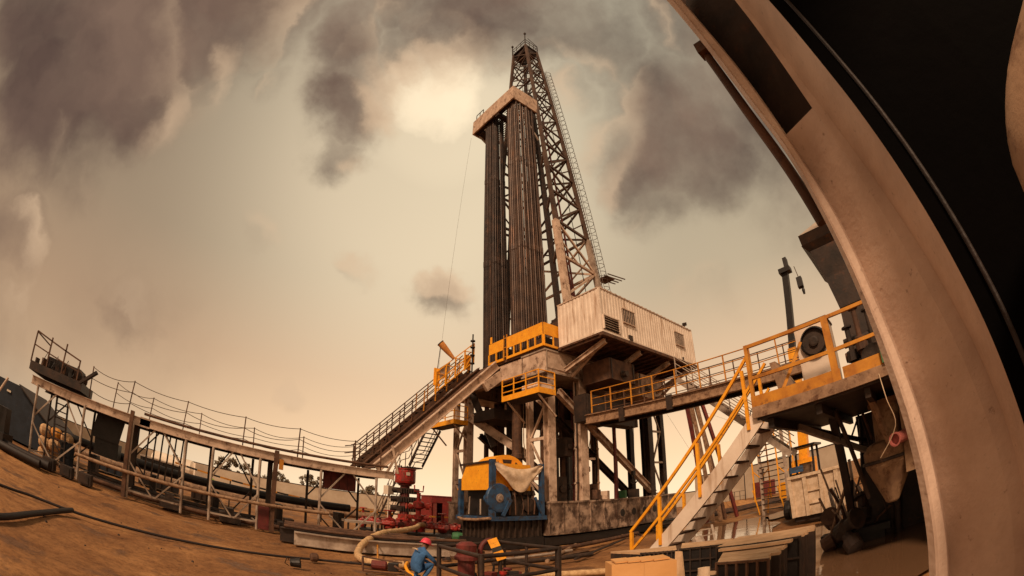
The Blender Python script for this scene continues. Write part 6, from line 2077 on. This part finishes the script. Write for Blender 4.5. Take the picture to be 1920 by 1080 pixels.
# cardboard carton
t = thing('cardboard_box', gp(15, 3.4), 'large plain orange brown cardboard carton at the bottom edge', 'carton')
ca, cb_ = gp(12.0, 3.42), gp(19.9, 3.38)
dv = (cb_ - ca)
nv = Vector((.643 * 1, .766, 0)) * .24
top, bot = 1.515, .35
for k in range(2):
    a, b = lerp(ca, cb_, k / 2 + .003 * k), lerp(ca, cb_, (k + 1) / 2)
    mb = MB()
    mb._add([a + Vector((0, 0, bot)), b + Vector((0, 0, bot)), b + nv + Vector((0, 0, bot)), a + nv + Vector((0, 0, bot)), a + Vector((0, 0, top)), b + Vector((0, 0, top)), b + nv + Vector((0, 0, top)), a + nv + Vector((0, 0, top))],
            [(0, 3, 2, 1), (4, 5, 6, 7), (0, 1, 5, 4), (1, 2, 6, 5), (2, 3, 7, 6), (3, 0, 4, 7)])
    mb.build('box_half', 'cardboard', t)
mb = MB()
for k in range(4):
    q = lerp(ca, cb_, .2 + .2 * k) + nv * .5
    mb.bar(q + Vector((0, 0, top + .012)) - nv * .35, q + Vector((0, 0, top + .02)) + nv * .35, .12, .012)
mb.build('flap', 'cardboard', t)
MB().box((2, 1, 0), (3.3, 2.3, .34))
pl = MB()
pc = lerp(ca, cb_, .5) + nv * .5
for k in range(3):
    pl.cbox(pc + Vector((0, 0, .06)) + nv * (k - 1) * .8, (.85, .1, .12), FR)
pl.cbox(pc + Vector((0, 0, .13)), (.95, .8, .02), FR)
pl.cbox(pc + Vector((0, 0, .24)), (.8, .5, .2), FR)
solo(pl, 'pallet', 'wood', 'wooden pallet carrying the large carton', 'pallet')
# tray of tools and ribbed boards left of the carton
t = thing('wooden_board', gp(8.3, 5.2), 'pale flat board with dark tools lying on it left of the carton', 'board')
MB().cbox(gp(9.5, 5.1, .98), (1.15, .9, .03), FR + .15).build('board', 'canvas', t)
for dx in (-.5, .5):
    MB().cbox(gp(9.5, 5.1, .48) + Vector((dx * .766, -dx * .643, 0)), (.08, .7, .96), FR + .15).build('leg', 'wood', t)
for k in range(7):
    MB().cbox(gp(8.2, 4.55, .86) + Vector((.766, -.643, 0)) * (k * .09 - .12), (.03, .3, .24), FR, .25).build('slat', 'wood', t)
t = thing('hand_tool', gp(8.9, 5.1, 1.0), 'dark red tool lying on the pale board', 'tool')
MB().cbox(gp(8.4, 5.15, 1.02), (.22, .05, .04), FR + .2).build('handle', 'maroon', t)
MB().cbox(gp(10.2, 5.2, 1.03), (.2, .08, .05), FR + .3).build('jaw', 'maroon', t)
# small black thing by the stair foot
solo(MB().lathe((7.05, 5.0, .9), [(.02, 0), (.05, .01), (.06, .08), (.03, .12)], 10), 'rail_cap', 'black', 'small black cap at the lower end of the yellow stair rail', 'cap')
# pipes and hoses by the rig base
for k, (a, b, r_, m, lab) in enumerate((((10.6, 10.9, .08), (15.6, 14.2, .10), .07, 'tan_pipe', 'tan pipe lying before the rig base box'), ((11.6, 10.6, .06), (18.5, 13.6, .08), .05, 'dark_steel', 'thin dark pipe lying right of the tan pipe'),
                                       ((13.2, 13.2, .12), (21, 14.6, .12), .10, 'rust_brown', 'rusty pipe lying tight along the rig base'), ((8.4, 12.0, .09), (13.6, 12.6, .09), .06, 'grey_steel', 'grey pipe on the ground before the blue winch'),
                                       ((8.8, 11.4, .12), (12.6, 10.7, .12), .09, 'grime_shade', 'oily pipe on the ground behind the pipe fence'))):
    solo(MB().tube([a, b], r_, 8), 'ground_pipe', m, lab, 'pipe')
random.seed(61)
for k in range(26):
    x, y = random.uniform(15, 27), random.uniform(13.9, 15.2)
    if k > 12:
        x, y = random.uniform(8, 15), random.uniform(12.5, 15.0)
    s = random.uniform(.08, .22)
    mb = MB().cbox((x, y, s * .3), (s * 1.8, s, s * .6), random.uniform(0, 3), random.uniform(-.3, .3))
    mb.cbox((x + s, y + .1, s * .25), (s, s * .7, s * .5), random.uniform(0, 3))
    solo(mb, 'scrap_piece', ['rust_brown', 'dark_steel', 'grime_shade', 'tan_pipe'][k % 4], 'small lump of scrap on the dirt at the foot of the rig', 'scrap', 'scrap at the foot of the rig')
random.seed(62)
for k in range(46):
    az, d = random.uniform(-60, 8), random.uniform(8.5, 9 + k * .18)
    q = gp(az, d)
    s = random.choice((.012, .015, .02, .022, .034))
    mb = MB().lathe(q + Vector((0, 0, -.02)), [(0, 0), (s, s * .2), (s * .9, s * .9), (s * .3, s * 1.3)], 6, (random.uniform(-.3, .3), random.uniform(-.3, .3), 1))
    solo(mb, 'stone', 'grime_shade', 'small dark stone on the open dirt yard', 'stone', 'stones on the dirt yard')

# ================================================================== CABIN DOOR FRAME (camera looks out past it)
EL = [-32, -16, -6, 2, 10, 18, 28, 38, 47, 58, 68, 76]
EDGE = {   # bearing of each edge at the elevations above, and its distance
    'trim_l': ([53.4, 52.2, 50.9, 49.8, 48.6, 47.7, 46.5, 45.0, 42.6, 39.6, 35.5, 30.0], 1.02),
    'trim_a': ([54.4, 53.1, 51.8, 50.6, 49.4, 48.3, 47.0, 45.5, 43.2, 40.6, 36.9, 31.8], 1.005),
    'trim_m': ([54.9, 53.5, 52.2, 51.0, 49.8, 48.6, 47.3, 45.7, 43.5, 41.0, 37.5, 32.6], 1.02),
    'trim_r': ([56.2, 54.7, 53.2, 52.0, 50.6, 49.4, 48.2, 46.4, 44.8, 42.1, 39.2, 35.0], 1.03),
    'mid_l': ([56.5, 55.0, 53.5, 52.3, 50.9, 49.7, 48.5, 46.7, 45.1, 42.4, 39.6, 35.5], 1.075),
    'ridge_l': ([66.0, 64.0, 62.0, 60.2, 58.4, 56.6, 54.6, 53.0, 52.4, 52.6, 53.0, 53.2], .985),
    'ridge_r': ([67.8, 66.0, 64.2, 62.4, 60.5, 58.6, 56.4, 54.5, 53.5, 53.5, 53.8, 54.0], .985),
    'right': ([70.5, 68.3, 66.4, 64.7, 63.2, 61.8, 60.4, 59.3, 58.6, 58.6, 58.8, 59.0], .84),
}


def edge(n, dd=0.0):
    az, d = EDGE[n]
    return [ray(a, e_, d + dd) for a, e_ in zip(az, EL)]


def dens(p, k=6):
    return smooth_pts(p, k)


def strip(a, b, th=.02):
    """a solid strip between two polylines; b lies to the right of a"""
    A_, B_ = dens(a), dens(b)
    n = len(A_)
    mb = MB()
    out = [((p_ - EYE) * Vector((1, 1, 0))).normalized() * th for p_ in A_]
    vs = []
    for i in range(n):
        vs += [A_[i], B_[i], B_[i] + out[i], A_[i] + out[i]]
    fs = []
    for i in range(n - 1):
        for k in range(4):
            k2 = (k + 1) % 4
            fs.append((4 * i + k, 4 * i + k2, 4 * (i + 1) + k2, 4 * (i + 1) + k))
    fs += [(0, 1, 2, 3), (4 * n - 1, 4 * n - 2, 4 * n - 3, 4 * n - 4)]
    return mb._add(vs, fs, False)


fr_ = thing('door_frame', ray(52, -32, 1.02), 'broad pale painted steel door frame sweeping up the right side', 'door frame')
strip(edge('trim_l'), edge('trim_a')).build('outer_trim', 'frame_paint', fr_)
strip(edge('trim_a'), edge('trim_m'), .03).build('outer_trim', 'frame_paint', fr_)
strip(edge('trim_m'), edge('trim_r')).build('outer_trim', 'frame_paint', fr_)
strip(edge('trim_r'), edge('mid_l'), .03).build('groove', 'frame_paint', fr_)
nlow = 8    # the channel face ends below a recess near the top
strip(edge('mid_l')[:nlow] + [lerp(edge('mid_l')[7], edge('mid_l')[8], .12)], edge('ridge_l')[:nlow] + [lerp(edge('ridge_l')[7], edge('ridge_l')[8], .25)]).build('channel_face', 'frame_paint', fr_)
strip(edge('mid_l', .10)[7:], edge('ridge_l', .10)[7:]).build('recess_back', 'grime_shade', fr_)  # dark material stands in for the shade inside the slot
strip([p_ for p_ in edge('mid_l')[7:]], [p_ for p_ in edge('mid_l', .12)[7:]], .012).build('recess_side', 'grime_shade', fr_)
strip(edge('ridge_l'), edge('ridge_r'), .03).build('ridge', 'frame_paint', fr_)
strip(edge('ridge_r'), edge('right'), .03).build('inner_face', 'frame_paint', fr_)
# slim bar outside the frame near the top
bp = [ray(40.3, 52.0, 1.10), ray(42.1, 43.9, 1.10), ray(44.6, 34.5, 1.10), ray(46.0, 28, 1.10)]
t = MB().tube(smooth_pts(bp, 6), .016, 6)
t.cbox(bp[0] + Vector((-.012, 0, .01)), (.05, .04, .06))
t.build('hinge_rod', 'rust_brown', fr_)
# cabin body: wall going back past the camera, coloured near black as if unlit
ig = thing('cabin_interior', ray(68, -32, .95), 'pitch dark cabin wall and added shading roof filling the right edge', 'cabin')
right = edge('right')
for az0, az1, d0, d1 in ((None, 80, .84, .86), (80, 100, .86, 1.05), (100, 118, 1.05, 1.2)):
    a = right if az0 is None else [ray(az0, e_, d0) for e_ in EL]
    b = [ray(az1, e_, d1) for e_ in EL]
    strip([p_ + Vector((0, 0, 0)) for p_ in a], b, .03).build('wall', 'unlit_interior', ig)
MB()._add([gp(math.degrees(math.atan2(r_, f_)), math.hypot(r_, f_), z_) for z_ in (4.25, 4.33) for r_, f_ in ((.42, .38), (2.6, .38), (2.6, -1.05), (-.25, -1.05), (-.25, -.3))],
          [(4, 3, 2, 1, 0), (5, 6, 7, 8, 9), (0, 1, 6, 5), (1, 2, 7, 6), (2, 3, 8, 7), (3, 4, 9, 8), (4, 0, 5, 9)]).build('shading_roof', 'unlit_interior', ig)  # roof added overhead, cut to shade the upper part of the frame
# rubber seal with drops along the inner face
sp_ = smooth_pts([ray(a + 3.0, e_, .835) for a, e_ in zip(EDGE['right'][0], EL)], 6)
MB().tube(sp_, .006, 8).build('door_seal', 'rubber', ig)
# the rounded lump of a rusty pipe elbow at the far right
t = thing('pipe_elbow', ray(82, 12, .8), 'rounded tan rusted pipe elbow at the right edge of the dark cabin', 'pipe')
ep = [ray(98, 12, .72), ray(87.5, 14.5, .70), ray(82.5, 18.5, .70), ray(87, 23, .70), ray(98, 25, .72)]
MB().tube(smooth_pts(ep, 6), .085, 20).build('elbow', 'tan_pipe', t)

for o in bpy.data.objects:
    if '_w' in o:
        del o['_w']
